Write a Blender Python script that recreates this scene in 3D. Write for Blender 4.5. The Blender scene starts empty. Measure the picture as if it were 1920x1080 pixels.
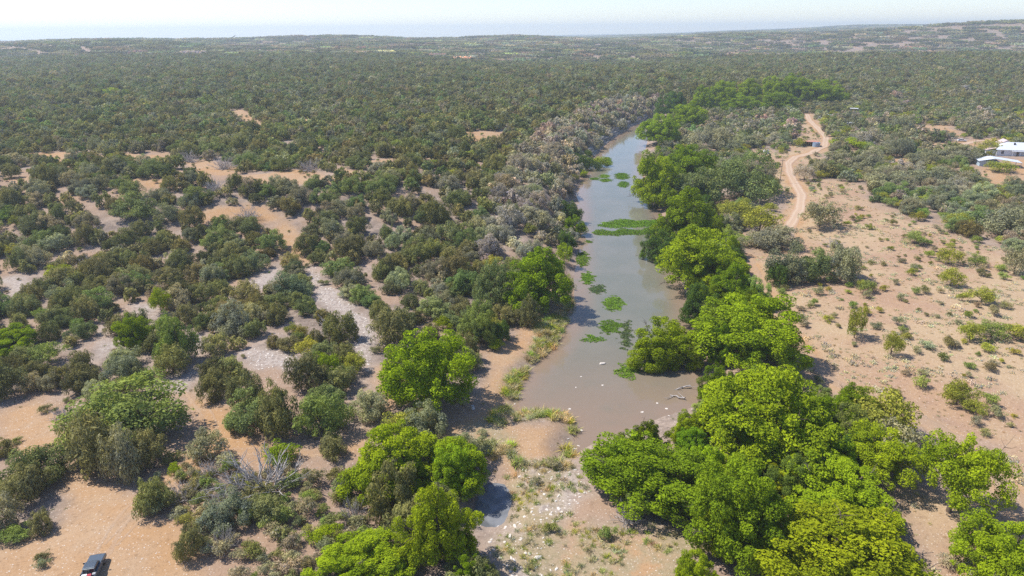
import bpy, math, random
import numpy as np
from mathutils import Vector, Matrix

rng = np.random.default_rng(11)
random.seed(5)
scene = bpy.context.scene
COL = scene.collection
R = math.radians

# ------------------------------------------------------------------ camera
CAM = Vector((0.0, 0.0, 65.0))
FPX = 1280.0
PITCH, ROLL = 20.63, -0.40
camd = bpy.data.cameras.new('camera')
camd.sensor_width = 36.0
camd.lens = 36.0 * FPX / 1920.0
camd.clip_start, camd.clip_end = 1.0, 40000.0
cam = bpy.data.objects.new('camera', camd)
COL.objects.link(cam)
CROT = Matrix.Rotation(R(90 - PITCH), 3, 'X') @ Matrix.Rotation(R(ROLL), 3, 'Z')
cam.matrix_world = Matrix.Translation(CAM) @ CROT.to_4x4()
scene.camera = cam

# ------------------------------------------------------------------ sky, sun, exposure
TO_SUN = Vector((-0.96 * math.cos(R(55)), 0.28 * math.cos(R(55)), math.sin(R(55)))).normalized()
world = bpy.data.worlds.new('World')
scene.world = world
world.use_nodes = True
nt = world.node_tree
bg = nt.nodes['Background']
sky = nt.nodes.new('ShaderNodeTexSky')
sky.sky_type = 'NISHITA'
sky.sun_disc = False
sky.sun_elevation = math.asin(TO_SUN.z)
sky.sun_rotation = math.atan2(TO_SUN.x, TO_SUN.y)
sky.altitude = 300
sky.air_density, sky.dust_density, sky.ozone_density = 1.0, 0.1, 2.2
bg.inputs['Strength'].default_value = 0.12
wb = nt.nodes.new('ShaderNodeMix'); wb.data_type = 'RGBA'; wb.blend_type = 'MULTIPLY'; wb.inputs[0].default_value = 1.0
wb.inputs[7].default_value = (.93, .93, 1.05, 1)
nt.links.new(sky.outputs[0], wb.inputs[6])
nt.links.new(wb.outputs[2], bg.inputs['Color'])
sund = bpy.data.lights.new('sun', 'SUN')
sund.energy, sund.angle, sund.color = 4.6, R(0.53), (1.0, 0.95, 0.87)
sun = bpy.data.objects.new('sun', sund)
COL.objects.link(sun)
sun.rotation_euler = TO_SUN.to_track_quat('Z', 'Y').to_euler()
vs = scene.view_settings
vs.view_transform, vs.look, vs.gamma, vs.exposure = 'Standard', 'None', 1.0, 0.54
vs.use_curve_mapping = False
scene.render.engine = 'CYCLES'
cy = scene.cycles
cy.use_denoising = False
cy.max_bounces, cy.diffuse_bounces, cy.glossy_bounces = 6, 3, 2
cy.transmission_bounces, cy.volume_bounces, cy.transparent_max_bounces = 3, 2, 4

# ------------------------------------------------------------------ helpers: numbers
def ss(a, b, x):
    t = np.clip((np.asarray(x, float) - a) / (b - a), 0, 1)
    return t * t * (3 - 2 * t)

_w = [(rng.uniform(0, 6.28), rng.uniform(0, 6.28), rng.uniform(.6, 1.5)) for _ in range(9)]
def noise(x, y, s):
    """smooth value noise in about -1..1, features of size s"""
    v = 0
    for i, (a, b, k) in enumerate(_w):
        v = v + np.sin((x * math.cos(a) + y * math.sin(a)) * 6.283 * k / (s * 2) + b + i)
    return v / 3.6

def ray(px, py):
    d = CROT @ Vector(((px - 960) / FPX, -(py - 540) / FPX, -1.0))
    return np.array(d)

def plane_pt(px, py, z=0.0):
    d = ray(px, py)
    t = (z - CAM.z) / d[2]
    return CAM.x + d[0] * t, CAM.y + d[1] * t

CI = np.array(CROT.transposed())
def project(x, y, z):
    p = np.stack([np.asarray(x, float) - CAM.x, np.asarray(y, float) - CAM.y, np.asarray(z, float) - CAM.z], -1) @ CI.T
    dep = -p[..., 2]
    return 960 + FPX * p[..., 0] / dep, 540 - FPX * p[..., 1] / dep, dep

def in_poly(P, x, y):
    x, y = np.asarray(x, float), np.asarray(y, float)
    c = np.zeros(x.shape, bool)
    n = len(P)
    for i in range(n):
        x1, y1 = P[i]; x2, y2 = P[(i + 1) % n]
        if y1 == y2: continue
        m = ((y1 > y) != (y2 > y)) & (x < (x2 - x1) * (y - y1) / (y2 - y1) + x1)
        c ^= m
    return c

def seg_dist(P, x, y, closed=True):
    x, y = np.asarray(x, float), np.asarray(y, float)
    d = np.full(x.shape, 1e12)
    n = len(P)
    for i in range(n if closed else n - 1):
        x1, y1 = P[i]; x2, y2 = P[(i + 1) % n]
        dx, dy = x2 - x1, y2 - y1
        t = np.clip(((x - x1) * dx + (y - y1) * dy) / (dx * dx + dy * dy + 1e-9), 0, 1)
        d = np.minimum(d, (x - x1 - t * dx) ** 2 + (y - y1 - t * dy) ** 2)
    return np.sqrt(d)

def sdist(P, x, y):
    d = seg_dist(P, x, y)
    return np.where(in_poly(P, x, y), -d, d)

# ------------------------------------------------------------------ river outline (surveyed on the water plane)
LEFT_PX = [(1060, 856), (1084, 805), (1072, 783), (1040, 772), (978, 768), (970, 742), (984, 712), (1010, 682), (1040, 652), (1060, 620), (1070, 590),
           (1078, 556), (1076, 522), (1084, 482), (1086, 432), (1088, 392), (1084, 362), (1094, 332), (1118, 294), (1146, 264), (1186, 238), (1232, 219)]
RIGHT_PX = [(1090, 842), (1150, 812), (1215, 790), (1300, 762), (1330, 735), (1312, 700), (1300, 640), (1290, 580), (1275, 520), (1262, 470), (1250, 430), (1236, 390),
            (1214, 360), (1204, 330), (1206, 292), (1214, 262), (1240, 232)]
LW = [plane_pt(*p) for p in LEFT_PX]
RW = [plane_pt(*p) for p in RIGHT_PX]
def dense(P, n=4):
    out = []
    for a, b in zip(P[:-1], P[1:]):
        for k in range(n):
            out.append((a[0] + (b[0] - a[0]) * k / n, a[1] + (b[1] - a[1]) * k / n))
    out.append(P[-1])
    return out
RIVER = LW + RW[::-1]
POOL = [plane_pt(*p) for p in [(890, 966), (898, 930), (914, 906), (944, 908), (960, 930), (956, 956), (944, 980), (924, 990), (900, 986)]]
YEND = LW[-1][1]
_ly = np.array([p[1] for p in LW]); _lx = np.array([p[0] for p in LW])
_ry = np.array([p[1] for p in RW]); _rx = np.array([p[0] for p in RW])
_o = np.argsort(_ly); _q = np.argsort(_ry)
def xc(y):
    return (np.interp(y, _ly[_o], _lx[_o]) + np.interp(y, _ry[_q], _rx[_q])) / 2

def river_d(x, y):
    return np.minimum(sdist(RIVER, x, y), sdist(POOL, x, y))

SKX = np.array([-2500, -600, 0, 250, 640, 900, 1100, 1280, 1450, 1600, 1920, 2600, 5000])
SKY_ = np.array([72, 75, 74.5, 76.5, 71, 68.5, 65, 60, 54.5, 49.5, 42, 38, 38])
def far_elev(px, dist):
    """elevation that puts the crest of the far rise on the skyline of the view"""
    row = np.interp(px, SKX, SKY_) + 3.0
    hor = 58 + (960 - px) * math.tan(R(-ROLL))
    return CAM.z - (row - hor) / FPX * dist

def height(x, y):
    x, y = np.asarray(x, float), np.asarray(y, float)
    d = river_d(x, y)
    dd = np.maximum(d, 0)
    wd = 8 + 1.3 * np.maximum(0, y - YEND)
    side = ss(-1, 1, (x - xc(y) - np.maximum(0, y - YEND) * 2.2) / wd)     # 0 left, 1 right
    b = ss(175, 250, y)
    hl = b * (10 * ss(1, 17, dd) + 6 * ss(12, 90, dd)) + (1 - b) * (1.3 * ss(0, 4, dd) + 1.6 * ss(4, 45, dd))
    hr = 1.7 * ss(0, 6, dd) + 1.6 * ss(5, 70, dd)
    h = hl * (1 - side) + hr * side
    h = h + (noise(x, y, 60) * 0.5 + noise(x + 40, y, 17) * 0.18 + noise(x, y + 9, 6) * 0.06) * ss(2, 15, dd)
    h = np.where(d < 0, -0.09 - 1.1 * ss(0, 7, -d) + 0.05 * noise(x, y, 5), h)
    r = np.hypot(x, y)
    yy = np.maximum(y, 1.0)
    px = 960 + FPX * np.clip(x / yy, -1.6, 1.6) / 0.936
    h = h + noise(x, y, 420) * 6 * ss(500, 1300, r) + noise(x + 300, y, 900) * 10 * ss(900, 2500, r)
    h = h + 8 * ss(300, 1000, np.hypot(x * .8, y)) * (1 - side) * ss(-50, 300, -x)
    E = far_elev(px, 5200.0)
    t = ss(1500, 5200, r)
    h = h * (1 - t) + (E + noise(x, y, 800) * 9) * t
    # nearer low rises on the left and in the middle, then the land dips and a last blue ridge stands behind
    h = h + 24 * np.exp(-((r - 2900) / 420) ** 2) * np.exp(-((px - 160) / 210) ** 2)
    h = h + 20 * np.exp(-((r - 2500) / 380) ** 2) * np.exp(-((px - 960) / 130) ** 2)
    h = h + 26 * np.exp(-((r - 2600) / 500) ** 2) * ss(1450, 1950, px)
    h = h + 20 * np.exp(-((r - 2350 - 300 * noise(x, y, 1500)) / 430) ** 2) - 14 * np.exp(-((r - 3600) / 600) ** 2)
    h = h - 55 * ss(5400, 7000, r) * (1 - ss(7600, 9000, r))
    E2 = far_elev(px, 9000.0) + 8
    t2 = ss(7600, 9000, r)
    h = h * (1 - t2) + (E2 + noise(x, y, 2100) * 14) * t2
    return h

def axis(lo, hi, d0, d1, step, grow, far0, far1):
    a = list(np.arange(d0, d1 + 1e-6, step))
    s, v = step, d1
    while v < far1:
        s *= grow; v += s; a.append(v)
    s, v = step, d0
    while v > far0:
        s *= grow; v -= s; a.insert(0, v)
    return np.array(a)
GX = axis(0, 0, -130, 190, 1.3, 1.035, -10500, 10500)
GY = axis(0, 0, 60, 330, 1.3, 1.022, -400, 10800)
MX, MY = np.meshgrid(GX, GY)
GZ = height(MX, MY)

def hz(x, y):
    """height of the built ground sheet"""
    x, y = np.asarray(x, float), np.asarray(y, float)
    i = np.clip(np.searchsorted(GX, x) - 1, 0, len(GX) - 2)
    j = np.clip(np.searchsorted(GY, y) - 1, 0, len(GY) - 2)
    u = (x - GX[i]) / (GX[i + 1] - GX[i]); v = (y - GY[j]) / (GY[j + 1] - GY[j])
    return (GZ[j, i] * (1 - u) * (1 - v) + GZ[j, i + 1] * u * (1 - v) + GZ[j + 1, i] * (1 - u) * v + GZ[j + 1, i + 1] * u * v)

_T = np.geomspace(50, 7000, 700)
def ground(px, py):
    """the point of the ground seen at a place in the photograph"""
    d = ray(px, py)
    X, Y, Z = CAM.x + d[0] * _T, CAM.y + d[1] * _T, CAM.z + d[2] * _T
    k = np.argmax(Z < hz(X, Y))
    a, b = _T[max(k - 1, 0)], _T[k]
    for _ in range(14):
        m = (a + b) / 2
        if CAM.z + d[2] * m < hz(CAM.x + d[0] * m, CAM.y + d[1] * m): b = m
        else: a = m
    return float(CAM.x + d[0] * b), float(CAM.y + d[1] * b)

def gpoly(pts): return [ground(*p) for p in pts]

# ------------------------------------------------------------------ open ground, tracks, fields
SAND = [gpoly(p) for p in (
    [(-200, 1300), (-150, 1010), (0, 1020), (120, 985), (110, 930), (60, 860), (30, 790), (90, 770), (140, 850), (180, 905), (250, 912), (330, 875), (390, 810), (345, 740), (372, 722),
     (430, 775), (500, 835), (560, 832), (640, 838), (700, 800), (722, 735), (700, 690), (730, 680), (745, 760), (720, 800), (660, 850), (560, 862), (480, 850), (420, 850), (350, 905), (300, 935),
     (270, 960), (340, 1000), (360, 1060), (420, 1080), (470, 1300)],
    [(0, 760), (90, 745), (130, 800), (120, 850), (60, 880), (0, 870)],
    [(850, 800), (905, 770), (905, 700), (940, 650), (965, 630), (1000, 600), (1035, 560), (1050, 580), (1010, 630), (960, 700), (950, 770), (960, 800), (1060, 790), (1062, 830), (1030, 870), (1010, 920), (950, 910), (930, 850), (870, 830)],
    [(1040, 950), (1100, 985), (1180, 1000), (1280, 1010), (1300, 1100), (1030, 1110), (1050, 1000)],
    [(60, 288), (120, 285), (205, 290), (200, 300), (120, 306), (70, 300)], [(225, 288), (300, 290), (330, 306), (290, 318), (235, 306)], [(335, 300), (400, 302), (455, 318), (420, 330), (350, 322)], [(120, 318), (180, 316), (190, 328), (130, 330)], [(250, 335), (330, 338), (340, 350), (270, 348)], [(20, 335), (60, 330), (70, 345), (30, 350)], [(620, 318), (700, 325), (690, 335), (640, 332)], [(700, 300), (735, 298), (740, 312), (705, 312)],
    [(430, 330), (560, 318), (640, 335), (600, 350), (480, 345)],
    [(340, 395), (420, 385), (500, 388), (545, 410), (560, 440), (580, 480), (570, 500), (530, 470), (510, 420), (440, 410), (350, 415)],
    [(430, 208), (455, 205), (500, 235), (480, 245), (440, 225)], [(545, 222), (600, 225), (590, 238), (555, 235)],
    [(870, 250), (920, 245), (960, 250), (900, 278), (880, 272)], [(1095, 165), (1110, 165), (1130, 172), (1100, 174)],
)]
FIELD = gpoly([(1385, 500), (1440, 470), (1455, 425), (1470, 380), (1455, 345), (1400, 290), (1420, 275), (1470, 290), (1500, 240), (1500, 212), (1520, 212), (1560, 270), (1540, 300), (1500, 320), (1520, 335),
               (1600, 340), (1640, 385), (1740, 420), (1830, 455), (1960, 500), (2600, 640), (2600, 1250), (1760, 1250), (1720, 1010), (1680, 960), (1640, 900), (1860, 940), (1860, 850), (1760, 810), (1720, 760), (1600, 740), (1510, 720), (1500, 640), (1420, 560)])
YARD = [gpoly(p) for p in ([(1690, 235), (1780, 235), (1800, 255), (1760, 262), (1690, 250)], [(1740, 268), (1780, 266), (1835, 262), (1835, 275), (1760, 280)],
                           [(1840, 312), (1900, 300), (2000, 300), (2000, 345), (1900, 350), (1830, 340)], [(1660, 300), (1700, 296), (1700, 304), (1665, 310)])]
GRAVEL = [gpoly(p) for p in ([(575, 500), (600, 520), (650, 560), (690, 600), (700, 640), (690, 690), (660, 660), (640, 600), (590, 550), (565, 510)],
                             [(455, 545), (480, 510), (520, 495), (530, 510), (490, 545)], [(370, 630), (400, 640), (400, 690), (350, 730), (300, 720), (370, 680)],
                             [(180, 620), (200, 610), (215, 660), (180, 675)], [(5, 520), (40, 510), (55, 560), (20, 555)], [(250, 570), (290, 570), (290, 590), (250, 590)],
                             [(985, 885), (1065, 866), (1088, 925), (1070, 970), (1035, 1005), (1010, 1100), (930, 1100), (945, 1010), (972, 935)],
                             [(470, 660), (520, 650), (560, 690), (500, 680)], [(935, 410), (965, 390), (985, 400), (960, 425), (930, 430)])]
GRASS = [gpoly(p) for p in ([(1050, 560), (1072, 560), (1060, 620), (1030, 660), (985, 712), (968, 770), (945, 770), (955, 700), (1000, 650)],
                            [(965, 768), (1040, 772), (1088, 795), (1080, 840), (1060, 880), (1045, 850), (1062, 800), (1030, 790), (970, 790)],
                            [(930, 890), (970, 880), (1040, 900), (1060, 980), (1100, 960), (1280, 1000), (1310, 1100), (900, 1120), (960, 990)],
                            [(870, 800), (930, 780), (960, 820), (930, 870), (880, 830)])]
ROADS = {
    'dirt_road': ([(1478, 470), (1480, 424), (1500, 392), (1503, 365), (1493, 348), (1481, 325), (1478, 306), (1492, 294), (1522, 287), (1546, 275), (1549, 258), (1536, 243), (1520, 228), (1512, 214)], 4.2),
    'field_track': ([(1400, 480), (1432, 545), (1490, 640), (1560, 715), (1700, 770), (1790, 820), (1860, 888), (1930, 955), (2030, 1060)], 3.0),
    'far_road': ([(1790, 111), (1850, 114), (1900, 119), (1960, 122)], 9.0),
    'yard_track': ([(1745, 276), (1800, 272), (1835, 264), (1870, 262)], 4.0),
    'house_track': ([(1930, 342), (1905, 330), (1890, 318), (1900, 306), (1930, 312)], 3.5),
}
RWORLD = {k: (dense(gpoly(p), 5), w) for k, (p, w) in ROADS.items()}

def masks(x, y, grow=0.0):
    wob = noise(x, y, 9) * 1.6 + noise(x, y, 3.5) * .8 - grow
    m = lambda P, s: ss(s, -s, sdist(P, x, y) + wob)
    z = np.zeros(np.shape(x))
    sand = z.copy()
    for P in SAND: sand = np.maximum(sand, m(P, 2.5))
    for P in YARD: sand = np.maximum(sand, m(P, 2.5))
    for k, (P, w) in RWORLD.items():
        sand = np.maximum(sand, ss(w * 1.3, w * .5, seg_dist(P, x, y, False) + wob * .5))
    red = m(FIELD, 5)
    gr = z.copy()
    for P in GRAVEL: gr = np.maximum(gr, m(P, 2.5))
    gs = z.copy()
    for P in GRASS: gs = np.maximum(gs, m(P, 2))
    return sand, red, gr, gs

# ------------------------------------------------------------------ material helpers
class NT:
    def __init__(s, name):
        s.m = bpy.data.materials.new(name); s.m.use_nodes = True
        s.t = s.m.node_tree; s.t.nodes.clear()
        s.out = s.n('ShaderNodeOutputMaterial')
    def n(s, ty, **kw):
        x = s.t.nodes.new(ty)
        for k, v in kw.items(): setattr(x, k, v)
        return x
    def l(s, a, b): s.t.links.new(a, b)
    def set(s, sock, v):
        if hasattr(v, 'is_output') or isinstance(v, bpy.types.NodeSocket): s.l(v, sock)
        else:
            if isinstance(v, tuple) and len(v) == 3 and sock.type == 'RGBA': v = v + (1,)
            sock.default_value = v
    def mix(s, f, a, b, blend='MIX'):
        x = s.n('ShaderNodeMix', data_type='RGBA', blend_type=blend)
        s.set(x.inputs[0], f); s.set(x.inputs[6], a); s.set(x.inputs[7], b)
        return x.outputs[2]
    def math(s, op, a, b=0.0, c=None):
        x = s.n('ShaderNodeMath', operation=op)
        s.set(x.inputs[0], a); s.set(x.inputs[1], b)
        if c is not None: s.set(x.inputs[2], c)
        return x.outputs[0]
    def noise(s, scale, detail=3, rough=.55, co=None):
        x = s.n('ShaderNodeTexNoise'); x.inputs['Scale'].default_value = scale
        x.inputs['Detail'].default_value = detail; x.inputs['Roughness'].default_value = rough
        if co is not None: s.l(co, x.inputs['Vector'])
        return x.outputs['Fac']
    def ramp(s, f, a, b):
        x = s.n('ShaderNodeMapRange', interpolation_type='SMOOTHSTEP')
        s.set(x.inputs[0], f); x.inputs[1].default_value = a; x.inputs[2].default_value = b
        return x.outputs[0]
    def principled(s, col, rough=.8, spec=.3, metal=0.0, bump=None, bs=.3, bd=.05):
        p = s.n('ShaderNodeBsdfPrincipled')
        s.set(p.inputs['Base Color'], col); s.set(p.inputs['Roughness'], rough)
        p.inputs['Specular IOR Level'].default_value = spec; p.inputs['Metallic'].default_value = metal
        if bump is not None:
            b = s.n('ShaderNodeBump'); b.inputs['Strength'].default_value = bs; b.inputs['Distance'].default_value = bd
            s.l(bump, b.inputs['Height']); s.l(b.outputs[0], p.inputs['Normal'])
        s.l(p.outputs[0], s.out.inputs['Surface'])
        return p

def plain(name, col, rough=.6, spec=.4, metal=0.0, var=.18, scale=3.0):
    k = NT(name)
    co = k.n('ShaderNodeTexCoord').outputs['Object']
    f = k.noise(scale, 4, .6, co)
    c = k.mix(f, tuple(v * (1 - var) for v in col), tuple(min(1, v * (1 + var)) for v in col))
    k.principled(c, rough, spec, metal, k.noise(scale * 6, 2, .5, co), .15, .01)
    return k.m

# leaves: each plant carries its own leaf colour ("tint"), each leaf its own small shift ("lv")
k = NT('leaf')
tint = k.n('ShaderNodeAttribute', attribute_type='INSTANCER', attribute_name='tint').outputs['Color']
lv = k.n('ShaderNodeAttribute', attribute_type='GEOMETRY', attribute_name='lv').outputs['Fac']
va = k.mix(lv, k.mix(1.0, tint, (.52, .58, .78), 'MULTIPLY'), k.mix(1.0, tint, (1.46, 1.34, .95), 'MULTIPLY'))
df = k.n('ShaderNodeBsdfDiffuse'); tr = k.n('ShaderNodeBsdfTranslucent'); mx = k.n('ShaderNodeMixShader')
k.l(va, df.inputs['Color']); k.l(k.mix(1.0, va, (1.15, 1.15, .6), 'MULTIPLY'), tr.inputs['Color'])
mx.inputs[0].default_value = .24
k.l(df.outputs[0], mx.inputs[1]); k.l(tr.outputs[0], mx.inputs[2]); k.l(mx.outputs[0], k.out.inputs['Surface'])
M_LEAF = k.m
M_BARK = plain('bark', (.13, .10, .08), .9, .1, var=.4, scale=6)
M_DEAD = plain('dead_wood', (.40, .365, .345), .9, .1, var=.3, scale=5)
M_ROCK = plain('limestone', (.62, .56, .50), .9, .15, var=.25, scale=2)

k = NT('ground_soil')
zone = k.n('ShaderNodeAttribute', attribute_type='GEOMETRY', attribute_name='zone')
sep = k.n('ShaderNodeSeparateColor'); k.l(zone.outputs['Color'], sep.inputs[0])
far = k.n('ShaderNodeAttribute', attribute_type='GEOMETRY', attribute_name='far').outputs['Fac']
co = k.n('ShaderNodeNewGeometry').outputs['Position']
big, mid, fine, peb = k.noise(.035, 4, .6, co), k.noise(.22, 5, .65, co), k.noise(1.3, 5, .7, co), k.noise(5.5, 3, .7, co)
vor = k.n('ShaderNodeTexVoronoi'); vor.inputs['Scale'].default_value = 2.4; k.l(co, vor.inputs['Vector'])
stone = k.ramp(vor.outputs['Distance'], .30, .16)
vsep = k.n('ShaderNodeSeparateColor'); k.l(vor.outputs['Color'], vsep.inputs[0])
stone = k.math('MULTIPLY', stone, k.ramp(vsep.outputs[0], .35, .6))
sandc = k.mix(k.ramp(mid, .3, .7), (.390, .242, .132), (.400, .275, .172))
sandc = k.mix(k.ramp(big, .45, .65), sandc, (.395, .236, .118))
redc = k.mix(k.ramp(mid, .35, .65), (.378, .248, .155), (.348, .226, .152))
redc = k.mix(k.ramp(big, .4, .62), redc, (.41, .298, .185))
scrub = k.mix(k.ramp(mid, .35, .65), (.34, .265, .215), (.19, .15, .125))
scrub = k.mix(k.ramp(big, .42, .62), scrub, (.33, .225, .155))
gravc = k.mix(k.ramp(fine, .4, .62), (.27, .22, .19), (.45, .39, .345))
grasc = k.mix(k.ramp(fine, .35, .65), (.25, .205, .12), (.36, .28, .18))
c = k.mix(sep.outputs[1], scrub, redc)
c = k.mix(sep.outputs[0], c, sandc)
c = k.mix(sep.outputs[2], c, gravc)
c = k.mix(k.math('MULTIPLY', zone.outputs['Alpha'], k.ramp(mid, .3, .55)), c, grasc)
farc = k.mix(k.ramp(k.noise(.016, 6, .7, co), .35, .65), (.05, .055, .035), (.10, .095, .065))
c = k.mix(far, c, farc)
c = k.mix(k.math('MULTIPLY', k.ramp(fine, .50, .72), .62), c, k.mix(1.0, c, (.62, .58, .55), 'MULTIPLY'))
c = k.mix(k.math('MULTIPLY', k.ramp(peb, .52, .66), .62), c, k.mix(1.0, c, (.55, .52, .50), 'MULTIPLY'))
c = k.mix(k.math('MULTIPLY', stone, k.math('SUBTRACT', .55, far)), c, (.64, .55, .46))
k.principled(c, .95, .1, 0, k.math('ADD', fine, k.math('MULTIPLY', stone, .5)), .5, .12)
M_GROUND = k.m

k = NT('track_soil')
co = k.n('ShaderNodeNewGeometry').outputs['Position']
uvx = k.n('ShaderNodeAttribute', attribute_type='GEOMETRY', attribute_name='across').outputs['Fac']
rut = k.ramp(k.math('ABSOLUTE', k.math('SUBTRACT', k.math('ABSOLUTE', uvx), .5)), .28, .12)
c = k.mix(k.ramp(k.noise(.5, 5, .65, co), .35, .65), (.44, .31, .21), (.43, .31, .225))
c = k.mix(k.math('MULTIPLY', rut, .6), c, (.50, .385, .285))
c = k.mix(k.math('MULTIPLY', k.ramp(k.noise(4, 3, .7, co), .5, .7), .4), c, (.33, .22, .16))
c = k.mix(k.ramp(k.math('ADD', k.math('ABSOLUTE', uvx), k.math('MULTIPLY', k.math('SUBTRACT', k.noise(.8, 4, .6, co), .5), .9)), .5, .95), c, (.385, .248, .160))
k.principled(c, .95, .1, 0, k.noise(3, 4, .6, co), .4, .08)
M_TRACK = k.m

k = NT('river_water')
co = k.n('ShaderNodeNewGeometry').outputs['Position']
sh = k.n('ShaderNodeAttribute', attribute_type='GEOMETRY', attribute_name='shallow').outputs['Fac']
c = k.mix(k.ramp(k.noise(.06, 4, .6, co), .35, .65), (.150, .150, .112), (.180, .170, .130))
c = k.mix(k.math('MULTIPLY', sh, k.ramp(k.noise(.09, 4, .6, co), .1, .5)), c, (.240, .172, .122))
p = k.principled(c, .07, .5, 0, k.math('ADD', k.noise(2.2, 3, .6, co), k.math('MULTIPLY', k.noise(.5, 2, .5, co), 1.5)), .12, .02)
p.inputs['IOR'].default_value = 1.33
M_WATER = k.m

# ------------------------------------------------------------------ object helpers
def link(o):
    COL.objects.link(o); return o
def tag(o, label=None, cat=None, group=None, kind=None):
    if label: o['label'] = label
    if cat: o['category'] = cat
    if group: o['group'] = group
    if kind: o['kind'] = kind
    return o
def mesh_np(name, V, F, mats, mi=None, smooth=False):
    """V (n,3); F list of arrays (m,k) of equal k, or one array"""
    me = bpy.data.meshes.new(name)
    Fs = F if isinstance(F, list) else [F]
    V = np.asarray(V, np.float32)
    me.vertices.add(len(V)); me.vertices.foreach_set('co', V.ravel())
    loops = np.concatenate([np.asarray(f, np.int32).ravel() for f in Fs])
    tot = np.concatenate([np.full(len(f), np.asarray(f).shape[1], np.int32) for f in Fs])
    me.loops.add(len(loops)); me.loops.foreach_set('vertex_index', loops)
    me.polygons.add(len(tot))
    me.polygons.foreach_set('loop_start', np.concatenate([[0], np.cumsum(tot)[:-1]]).astype(np.int32))
    me.polygons.foreach_set('loop_total', tot)
    for m in (mats if isinstance(mats, list) else [mats]): me.materials.append(m)
    if mi is not None: me.polygons.foreach_set('material_index', np.asarray(mi, np.int32))
    if smooth: me.polygons.foreach_set('use_smooth', np.ones(len(tot), bool))
    me.update(calc_edges=True)
    return me
def attr(me, name, vals, ty='FLOAT'):
    a = me.attributes.new(name, ty, 'POINT')
    a.data.foreach_set({'FLOAT': 'value', 'FLOAT_VECTOR': 'vector', 'FLOAT_COLOR': 'color', 'INT': 'value'}[ty], np.asarray(vals).ravel())

# ------------------------------------------------------------------ ground sheet
ny, nx = MX.shape
V = np.stack([MX, MY, GZ], -1).reshape(-1, 3)
idx = np.arange(ny * nx).reshape(ny, nx)
F = np.stack([idx[:-1, :-1], idx[:-1, 1:], idx[1:, 1:], idx[1:, :-1]], -1).reshape(-1, 4)
gme = mesh_np('ground', V, F, M_GROUND, smooth=True)
near = (np.abs(V[:, 0]) < 900) & (V[:, 1] < 1300)
zc = np.zeros((len(V), 4), np.float32)
zs, zr, zg, za = masks(V[near, 0], V[near, 1])
zc[near, 0], zc[near, 1], zc[near, 2], zc[near, 3] = zs, zr, zg, za
attr(gme, 'zone', zc, 'FLOAT_COLOR')
attr(gme, 'far', .9 * ss(1700, 4200, np.hypot(V[:, 0], V[:, 1])))
tag(link(bpy.data.objects.new('ground', gme)), kind='structure')

# river and pool sheets
def water_sheet(name, P, grow, mat=None):
    c = np.mean(P, 0)
    lo, hi = np.min(P, 0) - grow, np.max(P, 0) + grow
    xs, ys = np.arange(lo[0], hi[0] + 3, 2.5), np.arange(lo[1], hi[1] + 3, 2.5)
    A, B = np.meshgrid(xs, ys)
    d = sdist(P, A, B)
    keep = d < grow
    ids = -np.ones(A.shape, int); ids[keep] = np.arange(keep.sum())
    q = np.stack([ids[:-1, :-1], ids[:-1, 1:], ids[1:, 1:], ids[1:, :-1]], -1).reshape(-1, 4)
    q = q[(q >= 0).all(1)]
    me = mesh_np(name, np.stack([A[keep], B[keep], np.zeros(keep.sum())], -1), q, mat or M_WATER)
    attr(me, 'shallow', np.maximum(ss(-7, -1, d[keep]), ss(150, 95, B[keep])))
    return tag(link(bpy.data.objects.new(name, me)), kind='structure')
water_sheet('river_water', RIVER, 4.0)
k = NT('pool_water')
co = k.n('ShaderNodeNewGeometry').outputs['Position']
p = k.principled(k.mix(k.ramp(k.noise(.4, 3, .6, co), .35, .65), (.11, .115, .12), (.20, .205, .215)), .08, .5, 0, k.noise(2.2, 3, .6, co), .1, .02); p.inputs['IOR'].default_value = 1.33  # grey-blue base colour stands in for the pale sky reflected in the pool
water_sheet('pool_water', POOL, 3.0, k.m)

# tracks, draped just above the ground
for name, (P, w) in RWORLD.items():
    P = np.array(P); T = np.gradient(P, axis=0); T /= np.linalg.norm(T, axis=1)[:, None]
    N = np.stack([-T[:, 1], T[:, 0]], -1)
    us = np.linspace(-1, 1, 9)
    wv = w / 2 * (1 + .16 * noise(P[:, 0] * 3, P[:, 1] * 3, 9))
    Q = P[:, None, :] + N[:, None, :] * us[None, :, None] * wv[:, None, None]
    Q += np.where(np.abs(us)[None, :, None] > .9, rng.normal(0, .14, Q.shape), 0)
    lift = np.where(P[:, 1] > 280, .10, .05) * 1.0 + np.clip((P[:, 1] - 300) / 2500, 0, 1.5)
    Z = hz(Q[..., 0], Q[..., 1]) + lift[:, None] - .06 * (np.abs(us)[None] > .9)
    n = len(P); id2 = np.arange(n * 9).reshape(n, 9)
    f = np.stack([id2[:-1, :-1], id2[:-1, 1:], id2[1:, 1:], id2[1:, :-1]], -1).reshape(-1, 4)
    me = mesh_np(name, np.dstack([Q, Z]).reshape(-1, 3), f, M_GROUND if name in ('field_track', 'house_track') else M_TRACK, smooth=True)
    attr(me, 'across', np.tile(us, n)); attr(me, 'zone', np.tile([.6, .5, .08, 0], (n * 9, 1)), 'FLOAT_COLOR')
    tag(link(bpy.data.objects.new(name, me)), kind='structure')

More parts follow.
